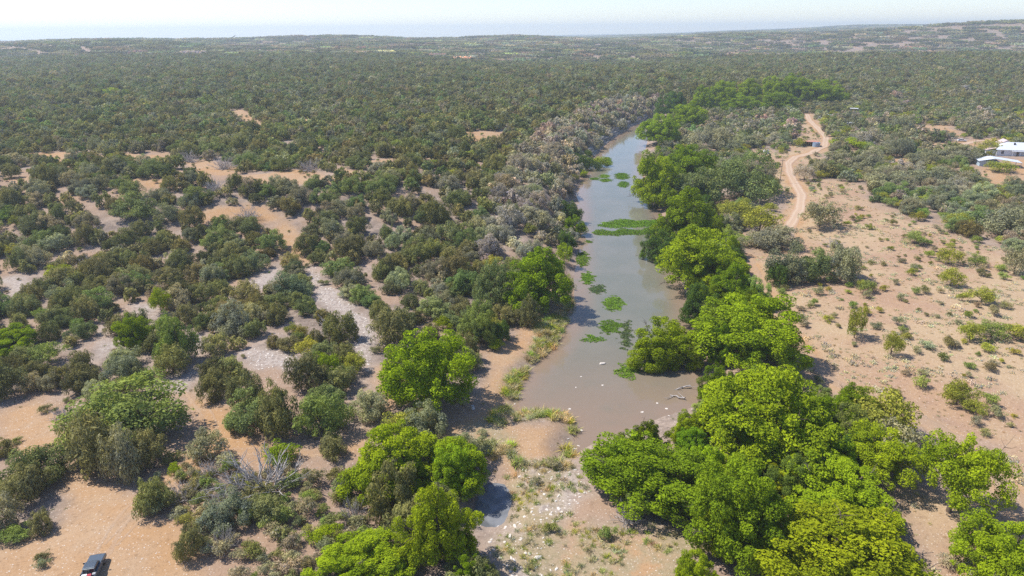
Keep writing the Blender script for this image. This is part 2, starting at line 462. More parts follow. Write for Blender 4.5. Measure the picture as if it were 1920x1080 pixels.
RUTS = [gpoly(p) for p in ([(150, 1120), (176, 1070), (205, 1010), (246, 952), (310, 900), (372, 850), (402, 800), (372, 752), (352, 728)], [(200, 1030), (262, 965), (350, 895), (430, 845), (500, 848), (600, 852), (680, 815), (725, 760)])]
for P in RUTS:
    P = np.array(dense(P, 10)); ker = np.ones(9) / 9
    P = np.stack([np.convolve(np.pad(P[:, i], 4, 'edge'), ker, 'valid') for i in (0, 1)], -1)
    T = np.gradient(P, axis=0); T /= np.linalg.norm(T, axis=1)[:, None]; N = np.stack([-T[:, 1], T[:, 0]], -1)
    for sgn in (-.85, .85):
        wv = .24 * (1 + .5 * noise(P[:, 0] * 4, P[:, 1] * 4 + sgn, 7))
        Q = (P + N * sgn)[:, None, :] + N[:, None, :] * np.array([-1, 0, 1])[None, :, None] * wv[:, None, None] + rng.normal(0, .03, (len(P), 3, 2))
        Z = hz(Q[..., 0], Q[..., 1]) + np.array([.008, .03, .008])
        n = len(P); id2 = np.arange(n * 3).reshape(n, 3)
        f = np.stack([id2[:-1, :-1], id2[:-1, 1:], id2[1:, 1:], id2[1:, :-1]], -1).reshape(-1, 4)
        me = mesh_np('wheel_rut', np.dstack([Q, Z]).reshape(-1, 3), f, M_GROUND, smooth=True); attr(me, 'across', np.tile([-1., 0, 1], n)); attr(me, 'zone', np.tile([1., .0, .22, 0], (n * 3, 1)), 'FLOAT_COLOR')
        tag(link(bpy.data.objects.new('wheel_rut', me)), kind='structure')

# ------------------------------------------------------------------ plant prototypes
def leaf_quads(C, Nn, w, h, upright=0.0):
    n = len(C)
    Nn = Nn / (np.linalg.norm(Nn, axis=1)[:, None] + 1e-9)
    r = rng.normal(size=(n, 3)); r[:, 2] += upright * 3
    t = r - (r * Nn).sum(1)[:, None] * Nn
    t /= np.linalg.norm(t, axis=1)[:, None] + 1e-9
    b = np.cross(Nn, t)
    g_ = np.clip(np.exp(rng.normal(-.08, .38, n)), .4, 2.2); hh = (h * g_ * rng.uniform(.8, 1.2, n))[:, None]; ww = (w * g_ * rng.uniform(.8, 1.2, n))[:, None]
    V = np.stack([C - t * hh * .5, C + b * ww * .5 + Nn * ww * .12, C + t * hh * .5, C - b * ww * .5 + Nn * ww * .12], 1)
    return V.reshape(-1, 3), np.arange(4 * n).reshape(n, 4)

def tubes(segs, sides=6):
    """segs: (p0, p1, r0, r1)"""
    Vs, Fs, o = [], [], 0
    a = np.linspace(0, 2 * np.pi, sides, endpoint=False)
    for p0, p1, r0, r1 in segs:
        p0, p1 = np.array(p0, float), np.array(p1, float)
        d = p1 - p0; d /= np.linalg.norm(d) + 1e-9
        u = np.cross(d, [0.3, .9, .2]); u /= np.linalg.norm(u); v = np.cross(d, u)
        ring = np.cos(a)[:, None] * u + np.sin(a)[:, None] * v
        Vs += [p0 + ring * r0, p1 + ring * r1]
        i = np.arange(sides); j = (i + 1) % sides
        Fs.append(np.stack([o + i, o + j, o + sides + j, o + sides + i], -1)); o += 2 * sides
    return np.concatenate(Vs), np.concatenate(Fs)

def limb(p0, p1, r0, r1, n=4, wob=.08):
    P = [np.array(p0, float) + (np.array(p1, float) - np.array(p0, float)) * t for t in np.linspace(0, 1, n + 1)]
    L = np.linalg.norm(P[-1] - P[0])
    for q in P[1:-1]: q += rng.normal(0, wob * L, 3) * [1, 1, .5]
    return [(P[i], P[i + 1], r0 + (r1 - r0) * i / n, r0 + (r1 - r0) * (i + 1) / n) for i in range(n)]

def dome_points(n, W, H, z0, cr, low, lop, fill):
    """clump centres through an uneven dome"""
    th = rng.uniform(0, 2 * np.pi, n); cz = rng.uniform(low, 1, n)
    ph = rng.uniform(0, 6.28, 4)
    am = 1 + lop * (np.sin(2 * th + ph[0]) * .5 + np.sin(3 * th + ph[1]) * .5 + np.sin(5 * th + ph[2]) * .3)
    s = np.sqrt(np.clip(1 - cz ** 2, 0, 1)) ** np.where(cz < 0, .45, .9)
    rad = rng.uniform(fill, 1, n)
    zc = z0 + (H - z0) * .38
    up = H - cr - zc
    z = zc + np.where(cz > 0, cz * up, cz * (zc - z0)) * rad
    rr = (W / 2 - cr) * am * rad
    return np.stack([np.cos(th) * s * rr, np.sin(th) * s * rr, z], -1), zc

def lobe_points(n, W, H, z0, cr, nl):
    """clump centres over several uneven domes, one for each big limb"""
    th = np.linspace(0, 6.283, nl, endpoint=False) + rng.uniform(0, .9, nl)
    rr = W * .5 * rng.uniform(.38, .66, nl); rr[0] *= .25; rr[1] *= .6
    lr = W * rng.uniform(.17, .27, nl); lr[0] = W * .3
    top = H * np.clip(rng.uniform(.62, .95, nl) * (1.05 - .35 * rr / (W * .5)), .45, 1); top[0] = H * rng.uniform(.9, 1)
    k_ = rng.choice(nl, n, p=lr ** 2 / (lr ** 2).sum())
    a = rng.uniform(0, 6.283, n); cz = rng.uniform(-.75, 1, n); q = np.sqrt(1 - cz ** 2) ** np.where(cz < 0, .35, .9); f = rng.uniform(.78, 1.05, n)
    zc = z0 + (top[k_] - z0) * .42
    return np.stack([np.cos(th[k_]) * rr[k_] + np.cos(a) * q * lr[k_] * f, np.sin(th[k_]) * rr[k_] + np.sin(a) * q * lr[k_] * f,
                     zc + np.where(cz > 0, cz * (top[k_] - zc), cz * (zc - z0 - .3)) * f], -1)

def make_crown(W, H, z0, nc, cr, nl, lw, lh, low=-.6, lop=.22, fill=.6, wt=(.7, .5, .6), upright=0., stretch=1.0, lobes=0):
    C = lobe_points(nc, W, H, z0, np.mean(cr), lobes) if lobes else dome_points(nc, W, H, z0, np.mean(cr), low, lop, fill)[0]
    r = rng.uniform(cr[0], cr[1], nc)
    p = r ** 2 / (r ** 2).sum()
    k = rng.choice(nc, nl, p=p)
    d = rng.normal(size=(nl, 3)); d[:, 2] += .35; d /= np.linalg.norm(d, axis=1)[:, None]
    pos = C[k] + d * (r[k] * (1.06 - .5 * rng.uniform(0, 1, nl) ** 2))[:, None] * [1, 1, .8 * stretch]
    pos[:, 2] = np.maximum(pos[:, 2], .05)
    Nn = d * wt[0] + np.array([0, 0, wt[1]]) + rng.normal(0, wt[2], (nl, 3))
    rq = np.quantile(np.hypot(pos[:, 0], pos[:, 1]), .975) / (W / 2 * .97); zq = pos[:, 2].max() / H
    pos = pos / [rq, rq, zq]; C = C / [rq, rq, zq]
    V, F = leaf_quads(pos, Nn, lw, lh, upright)
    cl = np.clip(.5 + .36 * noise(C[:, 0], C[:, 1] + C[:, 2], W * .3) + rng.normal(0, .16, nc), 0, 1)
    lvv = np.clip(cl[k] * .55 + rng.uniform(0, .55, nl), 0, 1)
    return V, F, np.repeat(lvv, 4), C

def make_trunk(C, H, z0, r, nlimb=7, stems=1, fork=.5):
    segs = []
    for s in range(stems):
        b = rng.normal(0, .25 * r * stems, 3) * [1, 1, 0] if stems > 1 else np.zeros(3)
        f = np.array([rng.normal(0, .04 * H) + b[0] * 2.5, rng.normal(0, .04 * H) + b[1] * 2.5, max(z0, .12 * H) + fork * .25 * H])
        segs += limb(b + [0, 0, -.4], f, r, r * .7, 3, .04)
        for j in range(max(2, nlimb // stems)):
            t = C[rng.integers(len(C))]
            m = f + (t - f) * .5 + [0, 0, .06 * H]
            segs += limb(f, m, r * .5, r * .28, 2, .06) + limb(m, t, r * .28, r * .07, 2, .08)
            for _ in range(2):
                q = C[np.argsort(((C - t) ** 2).sum(1))[rng.integers(1, min(6, len(C)))]]
                segs += limb(m, q, r * .16, r * .05, 2, .08)
    return tubes(segs, 5)

PROTO = {}
def proto(kind, W, H, nvar, z0f, nc, cr, nl, lw, lh, trunk_r, lod=None, stems=1, nlimb=7, twigs=0, **kw):
    out = []
    for v in range(nvar):
        z0 = H * z0f * rng.uniform(.8, 1.2)
        V, F, lvv, C = make_crown(W, H, z0, nc, cr, nl, lw, lh, **kw)
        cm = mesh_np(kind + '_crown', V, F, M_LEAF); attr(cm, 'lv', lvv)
        TV, TF = make_trunk(C, H, z0, trunk_r, nlimb, stems)
        if twigs:      # bare dead branches that stick out of the crown
            sg = []
            for t in C[rng.choice(len(C), twigs)]:
                u_ = np.array([t[0], t[1], (t[2] - H * .3) * 1.2]); u_ /= np.linalg.norm(u_); e_ = t + u_ * rng.uniform(1.8, 3.0)
                sg += limb((0, 0, max(z0, .12 * H) + .1 * H), t - u_, .16, .10, 3, .05) + limb(t - u_, e_, .10, .03, 3, .08)
                for _ in range(4): b_ = t + (e_ - t) * rng.uniform(.3, .9); sg += limb(b_, b_ + (u_ + rng.normal(0, .7, 3)) * rng.uniform(.5, 1.2), .045, .015, 2, .1)
            V3, F3 = tubes(sg, 4); TF = np.concatenate([TF, F3 + len(TV)]); TV = np.concatenate([TV, V3])
        tm = mesh_np(kind + '_trunk', TV, TF, M_BARK, smooth=True)
        jm = None if 'pecan' in kind else mesh_np(kind + '_whole', np.concatenate([V, TV]), np.concatenate([F, TF + len(V)]), [M_LEAF, M_BARK], np.r_[np.zeros(len(F)), np.ones(len(TF))])
        if jm: attr(jm, 'lv', np.r_[lvv, np.zeros(len(TV))])
        lm = None
        if lod:
            V2, F2, l2, _ = make_crown(W, H, z0 * .6, lod[0], (cr[0] * 1.15, cr[1] * 1.15), lod[1], lod[2], lod[3], **kw)
            lm = mesh_np(kind + '_far', V2, F2, M_LEAF); attr(lm, 'lv', l2)
        out.append((cm, tm, jm, lm))
    PROTO[kind] = (W, H, out)

proto('pecan', 18, 14, 6, .04, 250, (.6, 1.5), 64000, .19, .28, .42, lod=(45, 2600, 1.0, 1.2), nlimb=9, lobes=8, wt=(.8, .65, .7), twigs=7)
proto('open_pecan', 18, 14, 2, .30, 150, (.6, 1.5), 36000, .19, .28, .50, lod=None, nlimb=14, lobes=8, wt=(.8, .65, .7), twigs=8)
proto('oak', 12, 7.0, 5, .05, 85, (.7, 1.4), 15000, .17, .28, .32, lod=(40, 1500, .55, .8), nlimb=8, stems=1, lobes=6)
proto('juniper', 6.6, 4.9, 9, .03, 70, (.36, .75), 7500, .10, .34, .13, lod=(30, 800, .34, .8), stems=3, nlimb=6, lop=.24, fill=.45, low=-.9, upright=.7, stretch=1.7, wt=(.9, .3, .6))
proto('mesquite', 7, 4.6, 6, .07, 42, (.5, 1.0), 4800, .13, .25, .14, lod=(24, 560, .4, .6), stems=2, nlimb=7, lop=.28, fill=.4, low=-.6, wt=(.5, .6, .7))
proto('shrub', 2.4, 1.6, 5, .03, 22, (.22, .42), 1200, .07, .18, .04, stems=2, nlimb=4, lop=.3, fill=.35, low=-.5, upright=.4)

# bare dead brush
dead = []
for v in range(4):
    segs = []
    for _ in range(48):
        th, el, L = rng.uniform(0, 6.28), rng.uniform(.05, 1.3), rng.uniform(1.3, 2.6)
        e = np.array([math.cos(th) * math.cos(el), math.sin(th) * math.cos(el), math.sin(el) * .9]) * L
        b = rng.normal(0, .35, 3) * [1, 1, 0]
        ls = limb(b, b + e, .055, .02, 4, .05); segs += ls
        for _ in range(5):
            s = ls[rng.integers(1, 4)][1]
            segs += limb(s, s + e * .3 + rng.normal(0, .3, 3) * [1, 1, .7] + [0, 0, .15], .026, .009, 2, .1)
    TV, TF = tubes(segs, 4); TV[:, 2] = np.maximum(TV[:, 2], 0)
    dead.append(mesh_np('dead_brush', TV, TF, M_DEAD))
PROTO['dead_brush'] = (4.4, 2.2, dead)
# prickly pear: upright oval pads
pear = []
for v in range(4):
    Vs, Fs, o = [], [], 0
    a = np.linspace(0, 2 * np.pi, 8, endpoint=False)
    for _ in range(46):
        c = np.r_[rng.normal(0, .42, 2), 0]
        for lev in range(rng.integers(1, 4)):
            u = rng.normal(size=3) * [1, 1, .2]; u /= np.linalg.norm(u)
            w = np.cross(u, [0, 0, 1.]) + 0; w /= np.linalg.norm(w)
            up = np.array([0, 0, 1.]) + rng.normal(0, .55, 3); up /= np.linalg.norm(up)
            nn = np.cross(w, up); nn /= np.linalg.norm(nn)
            s = rng.uniform(.10, .16)
            mid = c + up * s
            ring = mid + np.cos(a)[:, None] * w * s * .75 + np.sin(a)[:, None] * up * s * 1.1
            Vs += [ring + nn * .022, ring - nn * .022]
            i = np.arange(8); j = (i + 1) % 8
            Fs.append(('s', np.stack([o + i, o + j, o + 8 + j, o + 8 + i], -1)))
            Fs.append(('c', np.array([[o + q for q in range(8)], [o + 15 - q for q in range(8)]])))
            o += 16
            c = mid + up * s * .9 + w * rng.normal(0, .08)
    me = mesh_np('prickly_pear', np.concatenate(Vs), [np.concatenate([f for t, f in Fs if t == 's']), np.concatenate([f for t, f in Fs if t == 'c'])], M_LEAF)
    attr(me, 'lv', np.repeat(rng.uniform(0, 1, len(me.vertices) // 16), 16)); pear.append(me)
PROTO['prickly_pear'] = (2.2, .6, pear)
# grass tufts
def tuft(n, W, H, bw, droop):
    b = rng.normal(0, W * .2, (n, 3)) * [1, 1, 0]
    d = rng.normal(0, droop, (n, 3)); d[:, 2] = 1
    d = d / np.linalg.norm(d, axis=1)[:, None] * (H * rng.uniform(.5, 1.15, n))[:, None]
    s = np.cross(d, rng.normal(size=(n, 3))); s /= np.linalg.norm(s, axis=1)[:, None]; s *= bw
    m = b + d * .55; t = b + d * [1.25, 1.25, .92]
    V = np.stack([b - s, b + s, m + s * .8, m - s * .8, t], 1).reshape(-1, 3)
    o = np.arange(n)[:, None] * 5
    me = mesh_np('grass_tuft', V, [o + np.array([[0, 1, 2, 3]]), o + np.array([[3, 2, 4]])], M_LEAF)
    attr(me, 'lv', np.repeat(rng.uniform(0, 1, n), 5)); return me
PROTO['tuft'] = (1.0, .6, [tuft(60, 1.0, .6, .025, .7) for _ in range(4)])
PROTO['reed'] = (1.2, 1.3, [tuft(80, 1.4, 1.3, .035, .45) for _ in range(4)])
# rocks
def rock():
    import bmesh
    bm = bmesh.new(); bmesh.ops.create_icosphere(bm, subdivisions=2, radius=.5)
    ph = rng.uniform(0, 6, 6)
    for v in bm.verts:
        c = v.co
        f = 1 + .18 * math.sin(c.x * 5 + ph[0]) + .16 * math.sin(c.y * 6 + ph[1]) + .1 * math.sin(c.z * 9 + ph[2])
        v.co = Vector((c.x * f, c.y * f * .8, min(c.z, .28) * f * .6 + .1))
    me = bpy.data.meshes.new('rock'); bm.to_mesh(me); bm.free(); me.materials.append(M_ROCK); return me
PROTO['rock'] = (1.0, .4, [rock() for _ in range(5)])

# ------------------------------------------------------------------ placing plants
TINT = {
    'bright': (.235, .330, .014), 'yellow': (.258, .335, .014), 'green': (.180, .265, .014), 'deep': (.095, .160, .032),
    'olive': (.235, .232, .100), 'dark': (.170, .176, .082), 'oak': (.270, .274, .186), 'oakgreen': (.200, .250, .098), 'grey': (.400, .360, .310), 'mesq': (.310, .330, .060),
    'palegreen': (.230, .290, .080), 'sage': (.330, .320, .205), 'straw': (.44, .35, .20), 'pear': (.66, .62, .47), 'rust': (.24, .14, .06),
}
def jit(t, s=.14):
    g = math.exp(rng.normal(0, s)); return tuple(float(c * g * math.exp(rng.normal(0, s * .4))) for c in t)

PART_PX = 26
def plant(kind, name, x, y, sx, sz, tint, label, cat, group=None, z=None, rot=None, var=None, parts=None, mat=None):
    W, H, P = PROTO[kind]
    p = P[int(rng.integers(len(P)))] if var is None else P[var % len(P)]
    z = float(hz(x, y)) if z is None else z
    rot = float(rng.uniform(0, 6.28)) if rot is None else rot
    if isinstance(p, tuple):
        if parts is None:
            parts = 'pecan' in kind or W * sx * FPX / project(x, y, z)[2] > PART_PX
        if parts:
            o = bpy.data.objects.new(name, None); o.empty_display_size = .5
            for pn, me in (('crown', p[0]), ('trunk', p[1])):
                c = bpy.data.objects.new(pn, me); c.parent = o; c['tint'] = tint; link(c)
        else:
            o = bpy.data.objects.new(name, p[2])
    else:
        o = bpy.data.objects.new(name, p)
    o['tint'] = tint
    o.location = (x, y, z - .05); o.rotation_euler = (0, 0, rot); an = float(rng.uniform(.84, 1.19)); o.scale = (sx * an, sx / an, sz)
    tag(link(o), label, cat, group)
    return o

BUSY = []      # (x, y, r) hand-placed footprints, kept clear by the scatter
MARKS = []     # landmarks for relative labels: (px, py, phrase)
def hand(kind, name, x0, x1, y0, y1, tint, label, cat='tree', var=None, mark=None, hs=1.0):
    W, H, _ = PROTO[kind]
    w = x1 - x0; cx = (x0 + x1) / 2
    yb = y1
    for _ in range(2):
        gx, gy = ground(cx, yb)
        gzv = float(hz(gx, gy))
        dl = math.atan2(CAM.z - gzv, math.hypot(gx, gy))
        yb = y1 - .43 * w * math.sin(dl)
    gx, gy = ground(cx, yb); gzv = float(hz(gx, gy))
    dep = float(project(gx, gy, gzv)[2])
    v = yb - y0
    hpx = math.sqrt(max(v * v - (.40 * w * math.sin(dl)) ** 2, (.3 * v) ** 2)) / math.cos(dl)
    sx = w * dep / FPX / W * 1.04
    sz = hpx * dep / FPX / H * hs
    plant(kind, name, gx, gy, sx, sz, jit(TINT[tint], .05), label, cat, var=var)
    BUSY.append((gx, gy, W * sx * .42))
    if mark: MARKS.append((cx, (y0 + y1) / 2, mark, w / 2))

HAND = [
 # left bank and foreground, bright riverside trees
 ('pecan', 'pecan_tree', 712, 888, 617, 792, 'bright', 'bright green round tree standing alone on the sandy left bank', 'round bright green tree on the left bank'),
 ('pecan', 'pecan_tree', 640, 830, 796, 950, 'yellow', 'yellow green broad tree in front of the round tree on the sandy bank', 'broad yellow green tree in the centre foreground'),
 ('pecan', 'pecan_tree', 790, 918, 826, 940, 'bright', 'green tree overhanging the small dark pool', 'tree overhanging the small pool'),
 ('pecan', 'pecan_tree', 752, 898, 918, 1095, 'yellow', 'tall yellow green tree cut by the bottom edge below the small pool', 'tall yellow green tree at the bottom edge'),
 ('pecan', 'pecan_tree', 590, 770, 1005, 1130, 'bright', 'green tree cut by the bottom edge left of the tall yellow green one', None),
 ('juniper', 'juniper_tree', 690, 790, 865, 985, 'olive', 'brownish olive juniper squeezed between the foreground yellow green trees', None),
 # the big grove at lower right
 ('pecan', 'pecan_tree', 1092, 1318, 815, 988, 'green', 'wide dark green tree at the left end of the big foreground grove', 'wide dark green tree at the left end of the grove'),
 ('pecan', 'pecan_tree', 1285, 1580, 682, 925, 'bright', 'largest bright green tree of the foreground grove, below the river bend', 'largest tree of the foreground grove'),
 ('pecan', 'pecan_tree', 1270, 1480, 868, 1085, 'green', 'green tree with a dead grey branch at the bottom of the grove', 'green tree with a dead branch'),
 ('pecan', 'pecan_tree', 1415, 1730, 955, 1180, 'yellow', 'yellow green spreading tree cut by the bottom edge of the grove', 'yellow green spreading tree at the bottom edge'),
 ('pecan', 'pecan_tree', 1440, 1660, 855, 1010, 'bright', 'bright green tree in the middle of the foreground grove', None),
 ('open_pecan', 'pecan_tree', 1690, 1866, 815, 1000, 'yellow', 'open crowned tree with bare dark limbs at the right end of the grove', 'open crowned tree at the right end of the grove'),
 ('mesquite', 'mesquite_tree', 1580, 1720, 730, 850, 'mesq', 'feathery yellow green tree on the field side of the grove', 'feathery tree on the field side of the grove'),
 ('mesquite', 'mesquite_tree', 1600, 1730, 790, 900, 'sage', 'thin pale mesquite between the feathery tree and the open crowned tree', None),
 ('pecan', 'pecan_tree', 1790, 1985, 970, 1140, 'bright', 'green tree in the bottom right corner', 'tree in the bottom right corner'),
 ('open_pecan', 'pecan_tree', 1560, 1720, 800, 930, 'yellow', 'yellow green tree joining the largest grove tree to the open crowned one', None),
 # right bank, going up the river
 ('pecan', 'pecan_tree', 1178, 1305, 598, 714, 'yellow', 'round yellow green tree overhanging the river at its wide near end', 'round tree overhanging the river'),
 ('pecan', 'pecan_tree', 1295, 1500, 545, 712, 'bright', 'tall bright green tree right of the round tree overhanging the river', 'tall bright green tree by the field track'),
 ('pecan', 'pecan_tree', 1235, 1390, 425, 556, 'yellow', 'yellow green tree beside the river left of the field oak clump', 'yellow green tree in the middle of the right bank'),
 ('pecan', 'pecan_tree', 1320, 1420, 490, 590, 'green', 'darker green tree behind the tall bright green tree', None),
 ('pecan', 'pecan_tree', 1270, 1345, 530, 620, 'deep', 'small dark green tree squeezed in behind the overhanging round tree', None),
 ('pecan', 'pecan_tree', 1220, 1345, 350, 475, 'green', 'deep green tall tree on the right bank beside the green weed mats', 'deep green tall tree beside the weed mats'),
 ('pecan', 'pecan_tree', 1200, 1270, 430, 506, 'deep', 'dark green low tree dipping to the water below the deep green tall tree', None),
 ('pecan', 'pecan_tree', 1174, 1285, 278, 392, 'yellow', 'yellow green tree leaning over the narrow far stretch of river', 'yellow green tree over the far stretch of river'),
 ('pecan', 'pecan_tree', 1240, 1340, 270, 350, 'green', 'green tree behind the one leaning over the far stretch', None),
 ('oak', 'live_oak', 1330, 1462, 282, 382, 'oakgreen', 'broad grey green oak left of the dirt road bend', 'broad grey green oak left of the road bend'),
 ('oak', 'live_oak', 1262, 1370, 310, 390, 'oakgreen', 'grey green oak between the broad oak and the river trees', None),
 ('oak', 'live_oak', 1290, 1385, 235, 285, 'oak', 'blue grey oak behind the river trees', None),
 ('pecan', 'pecan_tree', 1194, 1280, 214, 276, 'bright', 'bright green tree where the river narrows below the bluff', 'bright green tree where the river narrows'),
 ('pecan', 'pecan_tree', 1250, 1325, 190, 245, 'bright', 'green tree upriver of the bright one at the narrows', None),
 ('pecan', 'pecan_tree', 1228, 1290, 172, 222, 'deep', 'dark green tree hiding the last bend of the river', None),
 ('pecan', 'pecan_tree', 1285, 1345, 160, 212, 'bright', 'leftmost bright tree of the far green grove', None),
 ('pecan', 'pecan_tree', 1325, 1385, 152, 200, 'bright', 'second tree from the left in the far green grove', None),
 ('pecan', 'pecan_tree', 1370, 1430, 148, 198, 'yellow', 'yellowest tree in the middle of the far green grove', None),
 ('pecan', 'pecan_tree', 1415, 1475, 144, 194, 'bright', 'tall green tree right of the yellowest one in the far grove', None),
 ('pecan', 'pecan_tree', 1455, 1520, 138, 190, 'green', 'dark tree in the gap of the far green grove', None),
 ('pecan', 'pecan_tree', 1500, 1588, 150, 196, 'bright', 'wide green tree at the right end of the far grove', None),
 ('pecan', 'pecan_tree', 1345, 1430, 175, 215, 'green', 'dark green tree in front of the far grove', None),
 ('pecan', 'pecan_tree', 1420, 1500, 172, 210, 'green', 'dark tree in front of the far grove above the road end', None),
 # left bank belt
 ('pecan', 'pecan_tree', 940, 1076, 462, 595, 'green', 'dark green wide tree on the left bank facing the weed islands', 'dark green wide tree on the left bank'),
 ('oak', 'live_oak', 876, 965, 482, 590, 'oakgreen', 'grey green upright tree beside the dark green wide left bank tree', None),
 ('pecan', 'pecan_tree', 860, 935, 560, 655, 'palegreen', 'pale green tree below the grey green upright one on the left bank', None),
 ('juniper', 'juniper_tree', 968, 1014, 552, 618, 'dark', 'dark juniper standing at the edge of the sandy left bank', None),
 ('juniper', 'juniper_tree', 915, 960, 600, 645, 'deep', 'small dark green bush left of the bank reeds', None),
 ('mesquite', 'mesquite_tree', 914, 945, 634, 662, 'yellow', 'small yellow green bush in front of the dark green bush on the left bank', None),
 ('mesquite', 'mesquite_tree', 1040, 1075, 455, 500, 'yellow', 'bright small tree at the water above the dark green left bank tree', None),
 ('mesquite', 'mesquite_tree', 1044, 1078, 512, 560, 'yellow', 'bright shrub hanging over the water right of the dark green left bank tree', None),
 ('oak', 'leafy_tree', 1046, 1092, 376, 420, 'deep', 'dark green tree at the foot of the wooded left slope', 'dark green tree at the foot of the left slope'),
 ('oak', 'leafy_tree', 1050, 1100, 402, 446, 'green', 'green tree leaning over the water below the wooded left slope', None),
 ('oak', 'leafy_tree', 1036, 1084, 430, 472, 'deep', 'lowest dark green tree at the foot of the wooded left slope', None),
 ('oak', 'leafy_tree', 1072, 1122, 282, 322, 'deep', 'dark tree at the waterline below the far bluff', None),
 ('mesquite', 'willow_bush', 1100, 1144, 293, 318, 'yellow', 'yellow green willow bush on the islet in the far stretch of river', None),
 ('mesquite', 'willow_bush', 1082, 1104, 318, 334, 'yellow', 'small yellow green bush at the left waterline near the islet', None),
 # scrub landmarks on the left
 ('pecan', 'leafy_tree', 218, 298, 584, 662, 'green', 'bright green leafy tree alone among the olive junipers', 'bright green tree among the junipers'),
 ('oak', 'live_oak', 146, 372, 704, 858, 'palegreen', 'big domed tree with light green top beside the sandy track', 'big domed tree by the sandy track'),
 ('juniper', 'juniper_tree', 130, 240, 770, 905, 'olive', 'olive juniper at the left foot of the big domed tree', None),
 ('juniper', 'juniper_tree', 195, 275, 795, 910, 'sage', 'greyish juniper in front of the big domed tree', None),
 ('juniper', 'juniper_tree', 240, 318, 805, 885, 'olive', 'olive juniper at the right foot of the big domed tree', None),
 ('juniper', 'juniper_tree', 372, 440, 690, 755, 'olive', 'juniper at the left end of the clump between the two sandy tracks', None),
 ('juniper', 'juniper_tree', 425, 500, 690, 775, 'dark', 'dark juniper, second in the clump between the two sandy tracks', None),
 ('juniper', 'juniper_tree', 475, 565, 715, 828, 'olive', 'tall olive juniper at the front of the clump between the tracks', 'tall juniper between the two sandy tracks'),
 ('juniper', 'juniper_tree', 560, 655, 735, 832, 'palegreen', 'rounded greener juniper right of the tall one between the tracks', None),
 ('juniper', 'juniper_tree', 540, 620, 660, 745, 'dark', 'dark juniper behind the rounded greener one between the tracks', None),
 ('mesquite', 'mesquite_tree', 580, 645, 660, 720, 'green', 'green leafy shrub at the back of the clump between the tracks', None),
 ('mesquite', 'mesquite_tree', 640, 690, 660, 706, 'mesq', 'yellowish small tree left of the round bright green tree', None),
 ('mesquite', 'mesquite_tree', 355, 428, 806, 872, 'sage', 'thin grey green tree standing above the foreground brush', 'thin grey green tree in the foreground brush'),
 ('mesquite', 'mesquite_tree', 490, 565, 828, 880, 'green', 'bright green shrub at the track edge behind the dead brush', 'bright green shrub behind the dead brush'),
 ('mesquite', 'mesquite_tree', 578, 645, 984, 1032, 'yellow', 'glowing yellow green bush amid the dark bottom brush', None),
 ('mesquite', 'mesquite_tree', 312, 345, 868, 895, 'yellow', 'small yellow green bush at the left of the foreground brush', None),
 ('mesquite', 'mesquite_tree', 455, 525, 905, 955, 'olive', 'olive leafy bush below the pale dead brush', None),
 ('juniper', 'juniper_tree', 693, 780, 575, 655, 'olive', 'olive juniper beside the white gravel gap', None),
 ('juniper', 'juniper_tree', 8, 98, 868, 955, 'olive', 'olive bush at the left edge above the open sand', 'olive bush at the left edge'),
 ('mesquite', 'mesquite_tree', 812, 850, 592, 625, 'yellow', 'yellow sprig of a tree in the dark scrub near the left bank', None),
 ('juniper', 'juniper_tree', 865, 898, 624, 680, 'olive', 'olive juniper behind the round bright green tree', None),
 ('oak', 'live_oak', 214, 302, 360, 412, 'oakgreen', 'light green domed oak beside the far sandy clearing', 'light green domed oak by the clearing'),
 ('oak', 'live_oak', 375, 440, 258, 292, 'oakgreen', 'green domed oak behind the far sandy clearing', None),
 ('oak', 'live_oak', 258, 312, 298, 335, 'oakgreen', 'green round oak in the far sandy clearing', None),
 ('mesquite', 'mesquite_tree', 88, 140, 495, 530, 'yellow', 'bright yellow green tree at the left of the scrub', None),
 ('mesquite', 'mesquite_tree', 282, 325, 536, 592, 'yellow', 'bright yellow green slim tree in the middle of the left scrub', None),
 ('pecan', 'leafy_tree', -20, 80, 605, 668, 'bright', 'bright green tree cut by the left edge', None),
 ('mesquite', 'mesquite_tree', 60, 125, 640, 690, 'palegreen', 'pale green tree below the bright green one at the left edge', None),
 ('oak', 'live_oak', 300, 372, 580, 690, 'palegreen', 'pale green tall tree right of the bright green leafy tree', None),
 ('mesquite', 'mesquite_tree', 176, 236, 165, 180, 'yellow', 'yellow patch of a tree far off in the left woodland', None),
 ('mesquite', 'mesquite_tree', 415, 448, 134, 143, 'rust', 'rust brown tree far off in the left woodland', None),
 ('juniper', 'juniper_tree', -30, 45, 925, 1005, 'sage', 'greyish bush cut by the left edge below the olive bush', None),
 ('juniper', 'juniper_tree', 55, 105, 955, 1008, 'olive', 'small olive bush with brown tips at the edge of the open sand', None),
 ('mesquite', 'mesquite_tree', -10, 58, 985, 1028, 'palegreen', 'low green bush at the left edge above the pickup', None),
 ('juniper', 'juniper_tree', -15, 32, 820, 860, 'olive', 'olive bush cut by the left edge beside small desert shrubs', None),
 ('juniper', 'juniper_tree', 330, 390, 985, 1055, 'olive', 'olive bush at the edge of the sand right of the pickup', None),
 # field trees
 ('mesquite', 'mesquite_tree', 1496, 1578, 375, 435, 'sage', 'spreading half bare tree at the end of the dirt road', 'half bare tree by the dirt road'),
 ('oak', 'live_oak', 1440, 1525, 455, 540, 'oak', 'dark oak at the left end of the clump in the field', 'oak clump in the field'),
 ('oak', 'live_oak', 1480, 1560, 462, 535, 'oakgreen', 'oak in the middle of the clump in the field', None),
 ('oak', 'live_oak', 1535, 1620, 455, 535, 'oak', 'oak at the right end of the clump in the field', None),
 ('juniper', 'juniper_tree', 1432, 1482, 490, 542, 'deep', 'dark low juniper at the left foot of the field oak clump', None),
